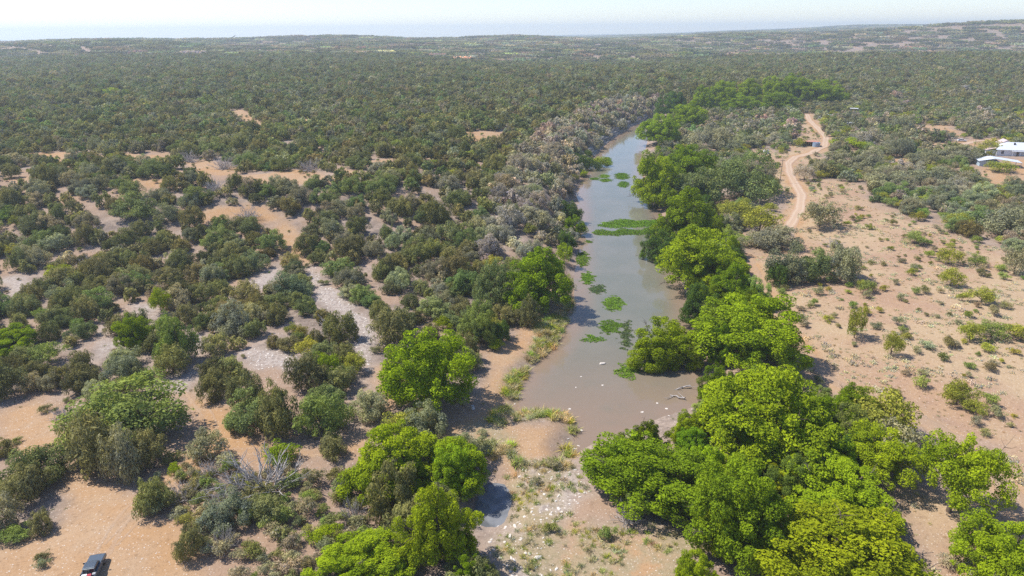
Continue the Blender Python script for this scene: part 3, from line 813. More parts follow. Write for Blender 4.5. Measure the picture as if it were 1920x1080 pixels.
 ('oak', 'live_oak', 1395, 1510, 420, 480, 'oak', 'grey oak behind the field oak clump', None),
 ('mesquite', 'mesquite_tree', 1345, 1420, 374, 425, 'mesq', 'yellow green mesquite left of the end of the dirt road', None),
 ('mesquite', 'mesquite_tree', 1385, 1462, 385, 445, 'mesq', 'yellow green mesquite right beside the end of the dirt road', None),
 ('oak', 'live_oak', 1840, 1955, 382, 455, 'oak', 'dark grey oak at the right edge above the field', 'dark grey oak at the right edge'),
 ('mesquite', 'mesquite_tree', 1770, 1822, 398, 432, 'mesq', 'small flat topped mesquite left of the dark grey oak', None),
 ('mesquite', 'mesquite_tree', 1755, 1800, 463, 500, 'mesq', 'yellow green small tree in the upper part of the field', None),
 ('mesquite', 'mesquite_tree', 1812, 1848, 475, 502, 'palegreen', 'small round tree right of the yellow green one in the field', None),
 ('mesquite', 'mesquite_tree', 1874, 1930, 465, 520, 'sage', 'pale thin tree at the right edge of the field', None),
 ('mesquite', 'mesquite_tree', 1757, 1808, 500, 542, 'mesq', 'broad yellow green bush in the upper field', None),
 ('mesquite', 'mesquite_tree', 1815, 1865, 535, 575, 'mesq', 'flat topped yellow green bush right of the broad one in the field', None),
 ('mesquite', 'mesquite_tree', 1690, 1738, 432, 462, 'palegreen', 'grey green low tree in the upper middle of the field', None),
 ('mesquite', 'mesquite_tree', 1580, 1622, 575, 640, 'mesq', 'tall yellow green bush in the middle of the field', 'tall yellow green bush in the field'),
 ('mesquite', 'mesquite_tree', 1655, 1690, 620, 672, 'mesq', 'slim yellow green bush right of the tall one in the field', None),
 ('mesquite', 'mesquite_tree', 1606, 1645, 525, 553, 'palegreen', 'low bush in front of the field oak clump', None),
 ('mesquite', 'mesquite_tree', 1765, 1822, 710, 770, 'mesq', 'double yellow green bush low in the field', 'double yellow green bush in the field'),
 ('mesquite', 'mesquite_tree', 1800, 1845, 745, 782, 'mesq', 'round bush touching the double yellow green bush', None),
 ('mesquite', 'mesquite_tree', 1795, 1842, 600, 645, 'mesq', 'dark yellow bush at the left of the long bush row', None),
 ('mesquite', 'mesquite_tree', 1830, 1885, 600, 640, 'palegreen', 'bush in the middle of the long bush row', None),
 ('mesquite', 'mesquite_tree', 1880, 1940, 605, 645, 'mesq', 'bush at the right end of the long bush row', None),
 # around the house and the road
 ('oak', 'live_oak', 1530, 1610, 280, 325, 'oak', 'spreading grey oak inside the bend of the dirt road', 'spreading grey oak by the road bend'),
 ('oak', 'live_oak', 1590, 1668, 280, 328, 'oak', 'grey oak right of the spreading one by the road bend', None),
 ('oak', 'live_oak', 1650, 1712, 248, 296, 'oak', 'blue grey oak left of the farmyard', None),
 ('oak', 'live_oak', 1600, 1655, 238, 280, 'grey', 'grey bare looking oak behind the road bend', None),
 ('oak', 'live_oak', 1660, 1718, 216, 255, 'oak', 'blue grey oak above the farmyard', None),
 ('oak', 'live_oak', 1695, 1765, 278, 312, 'oak', 'dark oak left of the pale shed', None),
 ('oak', 'live_oak', 1755, 1838, 272, 310, 'oak', 'dark oak touching the roof of the pale shed', 'dark oak touching the pale shed'),
 ('oak', 'live_oak', 1620, 1710, 310, 360, 'oak', 'wide grey oak below the farmyard', None),
 ('oak', 'live_oak', 1700, 1790, 310, 352, 'oak', 'grey oak in the thicket below the pale shed', None),
 ('mesquite', 'mesquite_tree', 1565, 1598, 312, 334, 'yellow', 'small bright yellow green tree below the spreading grey oak', None),
 ('mesquite', 'mesquite_tree', 1485, 1530, 308, 342, 'grey', 'grey half bare tree beside the dirt road', None),
 ('mesquite', 'mesquite_tree', 1830, 1880, 262, 290, 'mesq', 'green bush in front of the farmhouse gable', None),
 ('mesquite', 'mesquite_tree', 1845, 1905, 302, 326, 'mesq', 'yellow green bush at the front of the pale shed', None),
 ('mesquite', 'mesquite_tree', 1488, 1512, 258, 276, 'mesq', 'yellow green bush beside the rusty roofed shed', None),
 ('mesquite', 'mesquite_tree', 1560, 1640, 258, 282, 'yellow', 'yellow green mesquite right of the road bend', None),
]
for i, (kind, nm, x0, x1, y0, y1, t, lab, mk) in enumerate(HAND):
    cat = 'tree'
    if 'bush' in lab.split(' with')[0] and nm != 'juniper_tree' : cat = 'bush'
    hand(kind, nm, x0, x1, y0, y1, t, lab, cat, var=i, mark=mk or (lab if len(lab.split()) <= 10 else None))

# dead brush and bare grey trees
for i, (x0, x1, y0, y1, lab) in enumerate([
    (432, 568, 855, 930, 'widest pale heap of dead branches beside the sandy track'), (370, 425, 865, 900, 'dead grey bush under the thin grey green tree'),
    (310, 372, 905, 945, 'dead grey brush at the left of the foreground thicket'), (395, 460, 908, 955, 'dead grey brush left of the olive leafy bush'),
    (395, 440, 980, 1035, 'dead brush heap near the bottom left of the thicket'), (150, 188, 478, 512, 'silvery bare bush standing out in the left scrub'),
    (98, 138, 762, 790, 'small dead branches left of the big domed tree'), (600, 660, 605, 630, 'dead grey brush beside the white gravel gap'),
    (640, 690, 930, 985, 'dead brown branches behind the brownish olive juniper'), (1150, 1205, 930, 985, 'dead branches under the wide dark green tree of the grove'),
    (1395, 1440, 895, 945, 'bare grey branch sticking out of the grove'), (1340, 1372, 978, 1015, 'dead clump at the left of the bottom grove trees'),
    (340, 375, 292, 308, 'grey dead brush in the far sandy clearing'), (400, 440, 308, 322, 'grey dead brush right of the far clearing oak'),
    (560, 600, 305, 325, 'grey brush at the right end of the far clearing'), (380, 425, 345, 365, 'grey brush below the far sandy clearing'),
    (440, 485, 396, 416, 'grey brush at the bend of the sandy gap'), (1545, 1580, 445, 470, 'grey bare brush behind the field oaks'),
    (240, 262, 300, 318, 'bare dark tree in the far sandy clearing')]):
    w = x1 - x0; gx, gy = ground((x0 + x1) / 2, y1 - w * .12)
    dep = float(project(gx, gy, 0)[2])
    s = w * dep / FPX / 4.4
    plant('dead_brush', 'dead_brush', gx, gy, s, max(s, (y1 - y0) * dep / FPX / 3.0), (1, 1, 1), lab, 'dead brush', var=i)
    BUSY.append((gx, gy, 1.6 * s))

# ------------------------------------------------------------------ scatter of the scrub
def free(x, y, r=0.0):
    ok = np.ones(np.shape(x), bool)
    for bx, by, br in BUSY:
        ok &= (x - bx) ** 2 + (y - by) ** 2 > (br + r) ** 2
    return ok
def grid_pts(x0, x1, y0, y1, s):
    X, Y = np.meshgrid(np.arange(x0, x1, s), np.arange(y0, y1, s))
    X = X + rng.uniform(-.48, .48, X.shape) * s; Y = Y + rng.uniform(-.48, .48, Y.shape) * s
    return X.ravel(), Y.ravel()
def in_view(x, y, z, m=160):
    px, py, d = project(x, y, z)
    return (px > -m) & (px < 1920 + m) & (py < 1080 + 1.6 * m) & (d > 5)

FACIL = [(ground(*p), r) for p, r in (((1893, 285), 19), ((1860, 309), 13), ((1520, 275), 7), ((1803, 263), 6), ((1555, 221), 7), ((1586, 221), 6), ((1588, 237), 7), ((1600, 212), 5), ((1436, 289), 4), ((1463, 341), 2), ((1827, 275), 2))]
for (p, r) in FACIL: BUSY.append((p[0], p[1], r))
for p, r in (((1885, 298), 9), ((1915, 298), 9), ((1840, 316), 7), ((1522, 281), 5)): q_ = ground(*p); BUSY.append((q_[0], q_[1], r))
gx_, gy_ = ground(175, 1068); BUSY.append((gx_, gy_, 7))

PTS = {'pecan': [], 'juniper': [], 'oak': [], 'mesquite': []}      # rows: x y sx sz tint(3)
def add(kind, X, Y, s, zs, tint):
    for i in range(len(X)):
        PTS[kind].append((X[i], Y[i], s[i], zs[i]) + jit(TINT[tint[i]] if isinstance(tint, list) else TINT[tint], .16))

X, Y = grid_pts(-900, 900, 62, 1250, 5.0)
Z = hz(X, Y); d = river_d(X, Y)
keep = in_view(X, Y, Z) & (d > 3.0) & free(X, Y, .8)
X, Y, d = X[keep], Y[keep], d[keep]
sand, red, grav, gras = masks(X, Y)
side = X > xc(Y) + np.maximum(0, Y - YEND) * 2.2
u = rng.uniform(0, 1, len(X))
px, py, dep = project(X, Y, hz(X, Y))
openm = np.maximum.reduce([sand, grav * .95, gras])
for gy, gr_ in ((0.0, .8), (4.0, -.5)):
    s2, r2, g2, _ = masks(X, Y + gy, gr_)
    openm = np.maximum(openm, np.maximum(s2, g2 * .8) * (rng.uniform(0, 1, len(X)) < np.where(py < 430, .45, .86)))
inth = in_poly([(275, 930), (300, 880), (350, 850), (420, 860), (480, 880), (560, 880), (640, 900), (640, 960), (480, 970), (370, 1010), (300, 960)], px, py)
# left scrub
clear = noise(X, Y, 26) * .5 + noise(X + 50, Y, 11) * .5
L = (~side) & (openm < .35) & (red < .3)
sparse = ss(330, 300, py) * 0 + np.where((py > 640) & (px < 720), .35, .12)
L &= (clear > np.where((px < 1000) & (py > 300), np.where(py > 390, -.95, -.74), np.where(py < 235, -.66, -.85))) & (u > sparse * .6) & ~(inth & (u < .86))
L &= ~((np.abs(noise(X, Y, 42) + .25 * noise(X, Y, 12)) < .085) & (px < 1040) & (py > 235) & (rng.uniform(0, 1, len(X)) < np.where(py > 390, .45, .8)))
L &= ~((px < 130) & (py > 740) & (u < .8))
slope = (~side) & (d < 32) & (Y > 185) & (px > 900)
L |= slope & (u > .08)
for kindsel in (0,):
    i = np.where(L)[0]
    pick = rng.uniform(0, 1, len(i)); reg = noise(X[i], Y[i], 75)
    isoak = pick < .16 + .14 * (reg > .2) + .12 * ((py[i] < 420) & (px[i] < 700))
    ismes = (~isoak) & (pick > .93)
    isj = ~(isoak | ismes)
    sl = slope[i]
    jt = np.where(sl, 'grey', np.where(rng.uniform(0, 1, len(i)) < .28, 'dark', np.where(rng.uniform(0, 1, len(i)) < .12, 'sage', 'olive')))
    jt = np.where(sl & (rng.uniform(0, 1, len(i)) < .22), 'sage', jt)
    q = i[isj]; sc = rng.uniform(.5, 1.0, len(q)) + .65 * rng.uniform(0, 1, len(q)) ** 4; add('juniper', X[q], Y[q], sc, sc * rng.uniform(.8, 1.2, len(q)), list(jt[isj]))
    q = i[isoak]; sc = rng.uniform(.5, .88, len(q)); ot = np.where(slope[q], 'grey', np.where(rng.uniform(0, 1, len(q)) < .45, 'oakgreen', 'oak')); add('oak', X[q], Y[q], sc, sc * rng.uniform(.9, 1.2, len(q)), list(ot))
    q = i[ismes]; sc = rng.uniform(.5, .95, len(q)); mt = np.where(rng.uniform(0, 1, len(q)) < .4, 'mesq', 'palegreen'); add('mesquite', X[q], Y[q], sc, sc, list(mt))
# right side woodland
Rm = side & (openm < .4) & (red < .35) & (d > 8) & (Y > 120)
nearbank = Rm & (px < 1480) & (py > 330)
Rm &= ~(nearbank & (u < .55)) & ~((px > 1380) & (py > 480))
farw = py < 215
i = np.where(Rm & (farw | (u > .34)))[0]
pick = rng.uniform(0, 1, len(i)); lowp = noise(X[i], Y[i], 60) > .05
fw = farw[i]
isj = (fw & (pick < .55)) | (~fw & (pick < .1))
iso = (~isj) & np.where(lowp, pick < .8, pick < .45 + .4 * fw)
ism = ~(isj | iso)
q = i[isj]; sc = rng.uniform(.7, 1.25, len(q)); add('juniper', X[q], Y[q], sc, sc, list(np.where(rng.uniform(0, 1, len(q)) < .4, 'dark', 'olive')))
q = i[iso]; sc = rng.uniform(.5, 1.08, len(q)); add('oak', X[q], Y[q], sc, sc * rng.uniform(.8, 1.1, len(q)), list(np.where(rng.uniform(0, 1, len(q)) < .2, 'oakgreen', np.where(rng.uniform(0, 1, len(q)) < .15, 'grey', 'oak'))))
q = i[ism]; sc = rng.uniform(.5, 1.0, len(q)); add('mesquite', X[q], Y[q], sc, sc * rng.uniform(.8, 1.1, len(q)), list(np.where(rng.uniform(0, 1, len(q)) < .7, 'mesq', 'palegreen')))

# riverside undergrowth: small leafy trees filling the right bank and the foreground grove
PTS['pecan'] = []
X, Y = grid_pts(-10, 120, 60, 330, 6.0)
d = river_d(X, Y); pxx, pyy, _ = project(X, Y, hz(X, Y)); sd_ = X > xc(Y)
GROVE = [(1150, 880), (1310, 790), (1400, 720), (1560, 740), (1640, 800), (1680, 880), (1640, 940), (1660, 1130), (1300, 1130), (1290, 990), (1130, 950)]
fillm = (sd_ & (d > 2.5) & (d < 17) & (Y > 95) & (pyy > 270) & ~((pxx < 1300) & (pyy > 715)) & ~in_poly(FIELD, X, Y)) | in_poly(GROVE, pxx, pyy) | in_poly([(600, 1010), (700, 900), (860, 900), (880, 1120), (560, 1130)], pxx, pyy)
fillm &= in_view(X, Y, hz(X, Y), 60) & (rng.uniform(0, 1, len(X)) < .8)
q = np.where(fillm)[0]; sc = rng.uniform(.28, .5, len(q))
add('pecan', X[q], Y[q], sc, sc * rng.uniform(.9, 1.3, len(q)), list(rng.choice(['bright', 'yellow', 'green', 'green', 'deep', 'palegreen'], len(q))))

# shrubs
SH = []
X, Y = grid_pts(-260, 500, 60, 580, 3.6)
Z = hz(X, Y); keep = in_view(X, Y, Z, 60) & (river_d(X, Y) > 1.5) & free(X, Y, -.5)
X, Y = X[keep], Y[keep]; sand, red, grav, gras = masks(X, Y); u = rng.uniform(0, 1, len(X)); px, py, dep = project(X, Y, hz(X, Y))
rd = np.min([seg_dist(P, X, Y, False) - w for P, w in RWORLD.values()], axis=0)
pr = .04 + .36 * red * (noise(X, Y, 24) > -.4) + .18 * (gras > .4) + .12 * (grav > .3)
pr = np.where((px < 330) & (py > 740), .13, pr)
pr = np.where((sand > .7) & (px > 150) & (gras < .3), np.where(py < 440, .15, .02), pr)
pr = np.where(rd < 0, 0, pr)
for i in np.where(u < pr)[0]:
    s = rng.uniform(.35, 1.15) * (1.3 if red[i] > .5 else 1); t = rng.choice(['olive', 'mesq', 'palegreen', 'sage', 'sage'] if red[i] > .4 else ['olive', 'olive', 'sage', 'palegreen'])
    SH.append((X[i], Y[i], s, s * rng.uniform(.7, 1.15)) + jit(TINT[t], .16))
# understorey of the foreground thicket
X, Y = grid_pts(-60, 10, 60, 110, 1.9)
pxx, pyy, _ = project(X, Y, hz(X, Y)); TH = [(275, 930), (300, 880), (350, 850), (420, 860), (480, 880), (560, 880), (640, 900), (690, 960), (700, 1090), (420, 1090), (370, 1010), (300, 960)]
inn = in_poly(TH, pxx, pyy) & free(X, Y, -2.0)
for i in np.where(inn & (rng.uniform(0, 1, len(X)) < .8))[0]:
    s = rng.uniform(.6, 1.5); SH.append((X[i], Y[i], s, s * rng.uniform(.8, 1.2)) + jit(TINT[rng.choice(['olive', 'sage', 'sage', 'olive', 'palegreen'])], .16))
# prickly pear in the field
PE = []
X, Y = grid_pts(0, 330, 60, 430, 1.9)
Z = hz(X, Y); keep = in_view(X, Y, Z, 60) & (river_d(X, Y) > 6)
X, Y = X[keep], Y[keep]; _, red, _, _ = masks(X, Y)
rd = np.min([seg_dist(P, X, Y, False) - w * .7 for P, w in RWORLD.values()], axis=0)
patch = noise(X, Y, 16) * .6 + noise(X + 20, Y, 7) * .6
sel = (red > .6) & (rd > 0) & (patch > .05) & (rng.uniform(0, 1, len(X)) < .7) & free(X, Y, -3)
for i in np.where(sel)[0]:
    s = rng.uniform(.45, 1.05); PE.append((X[i], Y[i], s, s * rng.uniform(.6, 1.0)) + jit(TINT['pear'], .12))

# ------------------------------------------------------------------ geometry-node masses
def scatter_mass(name, rows, meshes, label, cat=None):
    rows = np.array(rows, float)
    if not len(rows): return
    cl = bpy.data.collections.new(name + '_source')
    for i, me in enumerate(meshes):
        o = bpy.data.objects.new('%s_source_%02d' % (name, i), me); cl.objects.link(o)
    n = len(rows)
    me = bpy.data.meshes.new(name)
    me.vertices.add(n)
    co = np.stack([rows[:, 0], rows[:, 1], hz(rows[:, 0], rows[:, 1]) - .05 if rows.shape[1] < 8 else rows[:, 7]], -1)
    me.vertices.foreach_set('co', co.astype(np.float32).ravel())
    attr(me, 'pick', rng.integers(0, len(meshes), n).astype(np.int32), 'INT')
    attr(me, 'turn', np.stack([np.zeros(n), np.zeros(n), rng.uniform(0, 6.28, n)], -1), 'FLOAT_VECTOR')
    an = rng.uniform(.82, 1.22, n); attr(me, 'size', np.stack([rows[:, 2] * an, rows[:, 2] / an, rows[:, 3]], -1), 'FLOAT_VECTOR')
    attr(me, 'tint', np.concatenate([rows[:, 4:7], np.ones((n, 1))], 1), 'FLOAT_COLOR')
    o = bpy.data.objects.new(name, me)
    g = bpy.data.node_groups.new(name, 'GeometryNodeTree')
    g.interface.new_socket('Geometry', in_out='INPUT', socket_type='NodeSocketGeometry')
    g.interface.new_socket('Geometry', in_out='OUTPUT', socket_type='NodeSocketGeometry')
    N = g.nodes
    gi, go = N.new('NodeGroupInput'), N.new('NodeGroupOutput')
    ci = N.new('GeometryNodeCollectionInfo'); ci.inputs['Collection'].default_value = cl
    ci.inputs['Separate Children'].default_value = True; ci.inputs['Reset Children'].default_value = True
    ip = N.new('GeometryNodeInstanceOnPoints'); ip.inputs['Pick Instance'].default_value = True
    def na(nm, ty):
        x = N.new('GeometryNodeInputNamedAttribute'); x.data_type = ty; x.inputs['Name'].default_value = nm
        return next(s for s in x.outputs if s.enabled and s.name == 'Attribute')
    e2r = N.new('FunctionNodeEulerToRotation')
    g.links.new(na('turn', 'FLOAT_VECTOR'), e2r.inputs[0])
    g.links.new(gi.outputs[0], ip.inputs['Points']); g.links.new(ci.outputs[0], ip.inputs['Instance'])
    g.links.new(na('pick', 'INT'), ip.inputs['Instance Index']); g.links.new(e2r.outputs[0], ip.inputs['Rotation'])
    g.links.new(na('size', 'FLOAT_VECTOR'), ip.inputs['Scale']); g.links.new(ip.outputs[0], go.inputs[0])
    md = o.modifiers.new('scatter', 'NODES'); md.node_group = g
    tag(link(o), label, cat, None, 'stuff')
    return o

# ------------------------------------------------------------------ individuals and the rest
DESC = {'juniper': ('juniper_tree', 'tree', 'olive juniper'), 'oak': ('live_oak', 'tree', 'grey green oak'), 'mesquite': ('mesquite_tree', 'tree', 'yellow green mesquite'),
        'pecan': ('leafy_tree', 'tree', 'leafy green tree'), 'shrub': ('low_shrub', 'shrub', 'low shrub'), 'pear': ('prickly_pear', 'cactus', 'pale prickly pear clump')}
def zone(px, py):
    if px < 280 and py > 730: return 'on the open sand at the left bottom'
    if py > 830 and px < 720: return 'in the foreground thicket right of the pickup'
    if py > 830 and px < 1060: return 'in the foreground between the small pool and the bottom edge'
    if py > 780 and px < 1350: return 'near the gravel at the river end'
    if px < 1100 and py > 560: return 'in the near scrub left of the river'
    if px < 1100 and py > 400: return 'in the middle scrub left of the river'
    if px < 560 and py > 270: return 'around the far sandy clearing on the left'
    if px < 1120 and py > 270: return 'on the wooded slope left of the river'
    if px < 1180: return 'in the far woodland beyond the left clearings'
    if px < 1400 and py > 300: return 'among the riverside trees on the right bank'
    if py > 640: return 'in the lower part of the dry field'
    if py > 480: return 'in the middle of the dry field'
    if px < 1560 and py > 330: return 'between the dirt road end and the riverside trees'
    if py > 345: return 'in the upper part of the dry field'
    if px < 1500: return 'left of the winding dirt road'
    if px < 1700: return 'right of the winding dirt road'
    return 'around the farmhouse and its yard'
def look(t):
    t = np.array(t); g = t / t.sum(); l = t.sum()
    a = 'dark ' if l < .36 else ('pale ' if l > .62 else '')
    return a
MASS = {}
for kind, rows in (('juniper', PTS['juniper']), ('oak', PTS['oak']), ('mesquite', PTS['mesquite']), ('pecan', PTS['pecan']), ('shrub', SH), ('pear', PE)):
    pk = {'pear': 'prickly_pear'}.get(kind, kind)
    W, H, P = PROTO[pk]
    A = np.array(rows, float)
    zz = hz(A[:, 0], A[:, 1]); px, py, dep = project(A[:, 0], A[:, 1], zz)
    vis = (px > -110) & (px < 2030) & (py > 0) & (py < 1330) & (dep > 20)
    app = np.where(vis, W * A[:, 2] / dep, 0)
    order = np.argsort(-app)
    ind = order[:300][app[order[:300]] > 0]
    nm, cat, desc = DESC[kind]
    labels = {}
    taken = set()
    for (mx_, my_, ph, hw) in MARKS:
        if len(ph.split()) > 10: continue
        for nmd, dx, dy in (('left of', -1, 0), ('right of', 1, 0), ('in front of', 0, 1), ('behind', 0, -1)):
            best, bd = None, 75
            for j in ind:
                if j in taken: continue
                ex, ey = px[j] - mx_, py[j] - my_
                if (dx and ex * dx > abs(ey) * 1.2) or (dy and ey * dy > abs(ex)):
                    dd_ = math.hypot(ex, ey) - hw
                    if dd_ < bd: best, bd = j, dd_
            if best is not None:
                taken.add(best)
                labels[best] = '%s next %s the %s' % (desc, {'left of': 'left of', 'right of': 'right of', 'in front of': 'in front of', 'behind': 'behind'}[nmd], ph)
    for j in ind:
        x, y, s, sz = A[j, :4]; t = tuple(float(c) for c in A[j, 4:7])
        zn = zone(px[j], py[j])
        grp = {'tree': desc + 's', 'shrub': 'low shrubs', 'cactus': 'prickly pear clumps'}[cat] + ' ' + zn
        lab = '%s%s%s %s' % ('small ' if s < (.62 if kind != 'pecan' else .34) else ('large ' if s > (.98 if kind != 'pecan' else .45) else ''), look(t) if cat != 'cactus' else '', desc, zn)
        if len(lab.split()) > 16: lab = desc + ' ' + zn
        if j in labels and len(labels[j].split()) <= 16: lab = labels[j]
        plant(pk, nm, float(x), float(y), float(s), float(sz), t, lab, cat, grp)
    rest = np.ones(len(A), bool); rest[ind] = False
    MASS[kind] = (A[rest], dep[rest])
for kind, nm, lab in (('juniper', 'juniper_woodland', 'olive juniper woodland spreading away into the distance'), ('oak', 'oak_woodland', 'grey green oaks scattered through the far woodland'),
                      ('mesquite', 'mesquite_woodland', 'yellow green mesquite scattered through the far woodland')):
    A, dep = MASS[kind]
    scatter_mass(nm, A, [p[3] for p in PROTO[kind][2]] if True else None, lab)
scatter_mass('far_shrubs', MASS['shrub'][0], [p[2] for p in PROTO['shrub'][2]], 'scattered small shrubs on open ground')
scatter_mass('prickly_pear_patches', MASS['pear'][0], pear, 'pale prickly pear patches over the dry field')

# distant woodland from 1.2 km to the skyline: patches of trees
patches = []
for v in range(5):
    Vs, Fs, Ls, o = [], [], [], 0
    for _ in range(34):
        c = np.r_[rng.uniform(-17, 17, 2), 0]; k_ = 'juniper' if rng.uniform() < .6 else 'oak'
        W, H, _p = PROTO[k_]; s = rng.uniform(.75, 1.2) if k_ == 'juniper' else rng.uniform(.5, .8)
        Vq, Fq, lq, _ = make_crown(W * s, H * s * 1.05, .2, 9, (.8 * s, 1.6 * s), 110, 1.1, 1.4, fill=.5, low=-.4)
        g = rng.uniform(-.3, .3)
        Vs.append(Vq + c); Fs.append(Fq + o); Ls.append(np.clip(lq + g, 0, 1)); o += len(Vq)
    me = mesh_np('far_patch', np.concatenate(Vs), np.concatenate(Fs), M_LEAF); attr(me, 'lv', np.concatenate(Ls)); patches.append(me)
FARP = []
for (r0, r1, s) in ((1150, 2400, 33), (2400, 5600, 46)):
    X, Y = grid_pts(-4300, 4300, 700, 5600, s)
    rr = np.hypot(X, Y); keep = (np.maximum(rr * 0 + Y, 0) > 1) & ((np.abs(X) / np.maximum(Y, 1)) < .98)
    keep &= np.where((r0 < 2000), (((np.abs(X) > 895) | (Y > 1245)) & (rr < r1)), (rr >= r0) & (rr < r1))
    X, Y = X[keep], Y[keep]
    gap = noise(X, Y, 120) * .5 + noise(X, Y + 77, 47) * .6
    rd = seg_dist(RWORLD['far_road'][0], X, Y, False)
    sel = (gap > (-.42 if r0 < 2000 else -.58)) & (rd > 22)
    for x, y in zip(X[sel], Y[sel]):
        FARP.append((x, y, s / 33 * rng.uniform(.9, 1.1), rng.uniform(.85, 1.25) * (1 + .15 * (s > 40))) + jit(TINT[rng.choice(['oak', 'dark', 'dark', 'olive', 'oak', 'sage', 'grey'])], .24))
scatter_mass('distant_woodland', FARP, patches, 'distant dark woodland covering the hills to the skyline')

# ------------------------------------------------------------------ reeds, grass, gravel, weed mats, rocks
RE, TU, GV = [], [], []
X, Y = grid_pts(-60, 75, 58, 330, .85)
sand, red, grav, gras = masks(X, Y); d = river_d(X, Y); u = rng.uniform(0, 1, len(X)); pxx, pyy, _ = project(X, Y, hz(X, Y))
vw = in_view(X, Y, hz(X, Y), 40)
bank = (gras > .45) & (d > .1) & (d < 8.5) & (pyy < 880) & vw
for i in np.where(bank & (u < .75))[0]:
    s = rng.uniform(.7, 1.3); RE.append((X[i], Y[i], s * 1.2, s * .85) + jit(tuple(1.45 * c for c in TINT[rng.choice(['sage', 'palegreen', 'mesq', 'sage', 'straw'])]), .15))
for i in np.where(((gras > .4) | (grav > .5)) & (pyy >= 860) & vw & (u < .62) & (noise(X, Y, 6) > -.45))[0]:
    s = rng.uniform(.5, 1.3); TU.append((X[i], Y[i], s, s) + jit(tuple(1.3 * c for c in TINT[rng.choice(['sage', 'palegreen', 'sage', 'straw', 'mesq'])]), .15))
for i in np.where(vw & (d > -.6) & (d < 1.2) & (u < .16) & (gras < .3) & (Y < 140))[0]:
    s = rng.uniform(.12, .5); GV.append((X[i], Y[i], s, s, 1, 1, 1))
for i in np.where(vw & (grav > .35) & (u < .85))[0]:
    s = rng.uniform(.12, .55); GV.append((X[i], Y[i], s, s, 1, 1, 1))
X, Y = grid_pts(-110, 190, 58, 260, 1.1)
sand, red, grav, gras = masks(X, Y); d = river_d(X, Y); u = rng.uniform(0, 1, len(X)); vw = in_view(X, Y, hz(X, Y), 40)
for i in np.where(vw & (d > 2) & (u < np.where(red > .5, .10, np.where(Y < 125, .42, .12))))[0]:
    s = rng.uniform(.06, .26); GV.append((X[i], Y[i], s, s, 1, 1, 1))
for i in np.where(vw & (d > 2) & (u > .97 - .20 * red * (noise(X, Y, 13) > -.4)) & (sand < .7))[0]:
    s = rng.uniform(.35, .8); TU.append((X[i], Y[i], s, s * .8) + jit(TINT[rng.choice(['straw', 'sage', 'straw']) if red[i] > .5 else rng.choice(['sage', 'olive'])], .15))
scatter_mass('bank_reeds', RE, PROTO['reed'][2], 'grey green reeds and grass fringing the river bank')
scatter_mass('dry_grass', TU, PROTO['tuft'][2], 'dry grass tufts on the gravel and sand')
scatter_mass('loose_stones', GV, PROTO['rock'][2], 'loose pale limestone pebbles on the ground')

M_WEED = M_LEAF
def weed_mat(poly, label, tint, i):
    P = [plane_pt(*p) for p in poly]
    lo, hi = np.min(P, 0), np.max(P, 0)
    st = max(.24, (hi[0] - lo[0]) / 90)
    X, Y = grid_pts(lo[0] - 1, hi[0] + 1, lo[1] - 1, hi[1] + 1, st * .62)
    d_ = sdist(P, X, Y) + noise(X * 3, Y * 3, 5) * .6 + noise(X, Y, .9) * .45
    k_ = (d_ < .2) & (rng.uniform(0, 1, len(X)) < np.clip(.45 - d_ * .5, 0, .95))
    n = int(k_.sum())
    C = np.stack([X[k_], Y[k_], rng.uniform(.015, .14, n) * np.clip(.3 - d_[k_], .15, 1)], -1)
    Nn = np.tile([0, 0, 1.], (n, 1)) + rng.normal(0, .45, (n, 3))
    V, F = leaf_quads(C, Nn, st * .9, st * 1.3)
    V[:, 2] = np.maximum(V[:, 2], .006)
    cx, cyy = V[:, 0].mean(), V[:, 1].mean()
    V[:, 0] -= cx; V[:, 1] -= cyy
    me = mesh_np('weed_mat', V, F, M_WEED); attr(me, 'lv', np.repeat(rng.uniform(0, 1, n), 4))
    o = bpy.data.objects.new('weed_mat', me); o.location = (cx, cyy, 0); o['tint'] = tint
    tag(link(o), label, 'water weed', 'green weed mats floating in the river')
def oval(x0, x1, y0, y1, n=14):
    return [((x0 + x1) / 2 + (x1 - x0) / 2 * math.cos(a) * rng.uniform(.85, 1.1), (y0 + y1) / 2 + (y1 - y0) / 2 * math.sin(a) * rng.uniform(.85, 1.1)) for a in np.linspace(0, 6.28, n, endpoint=False)]
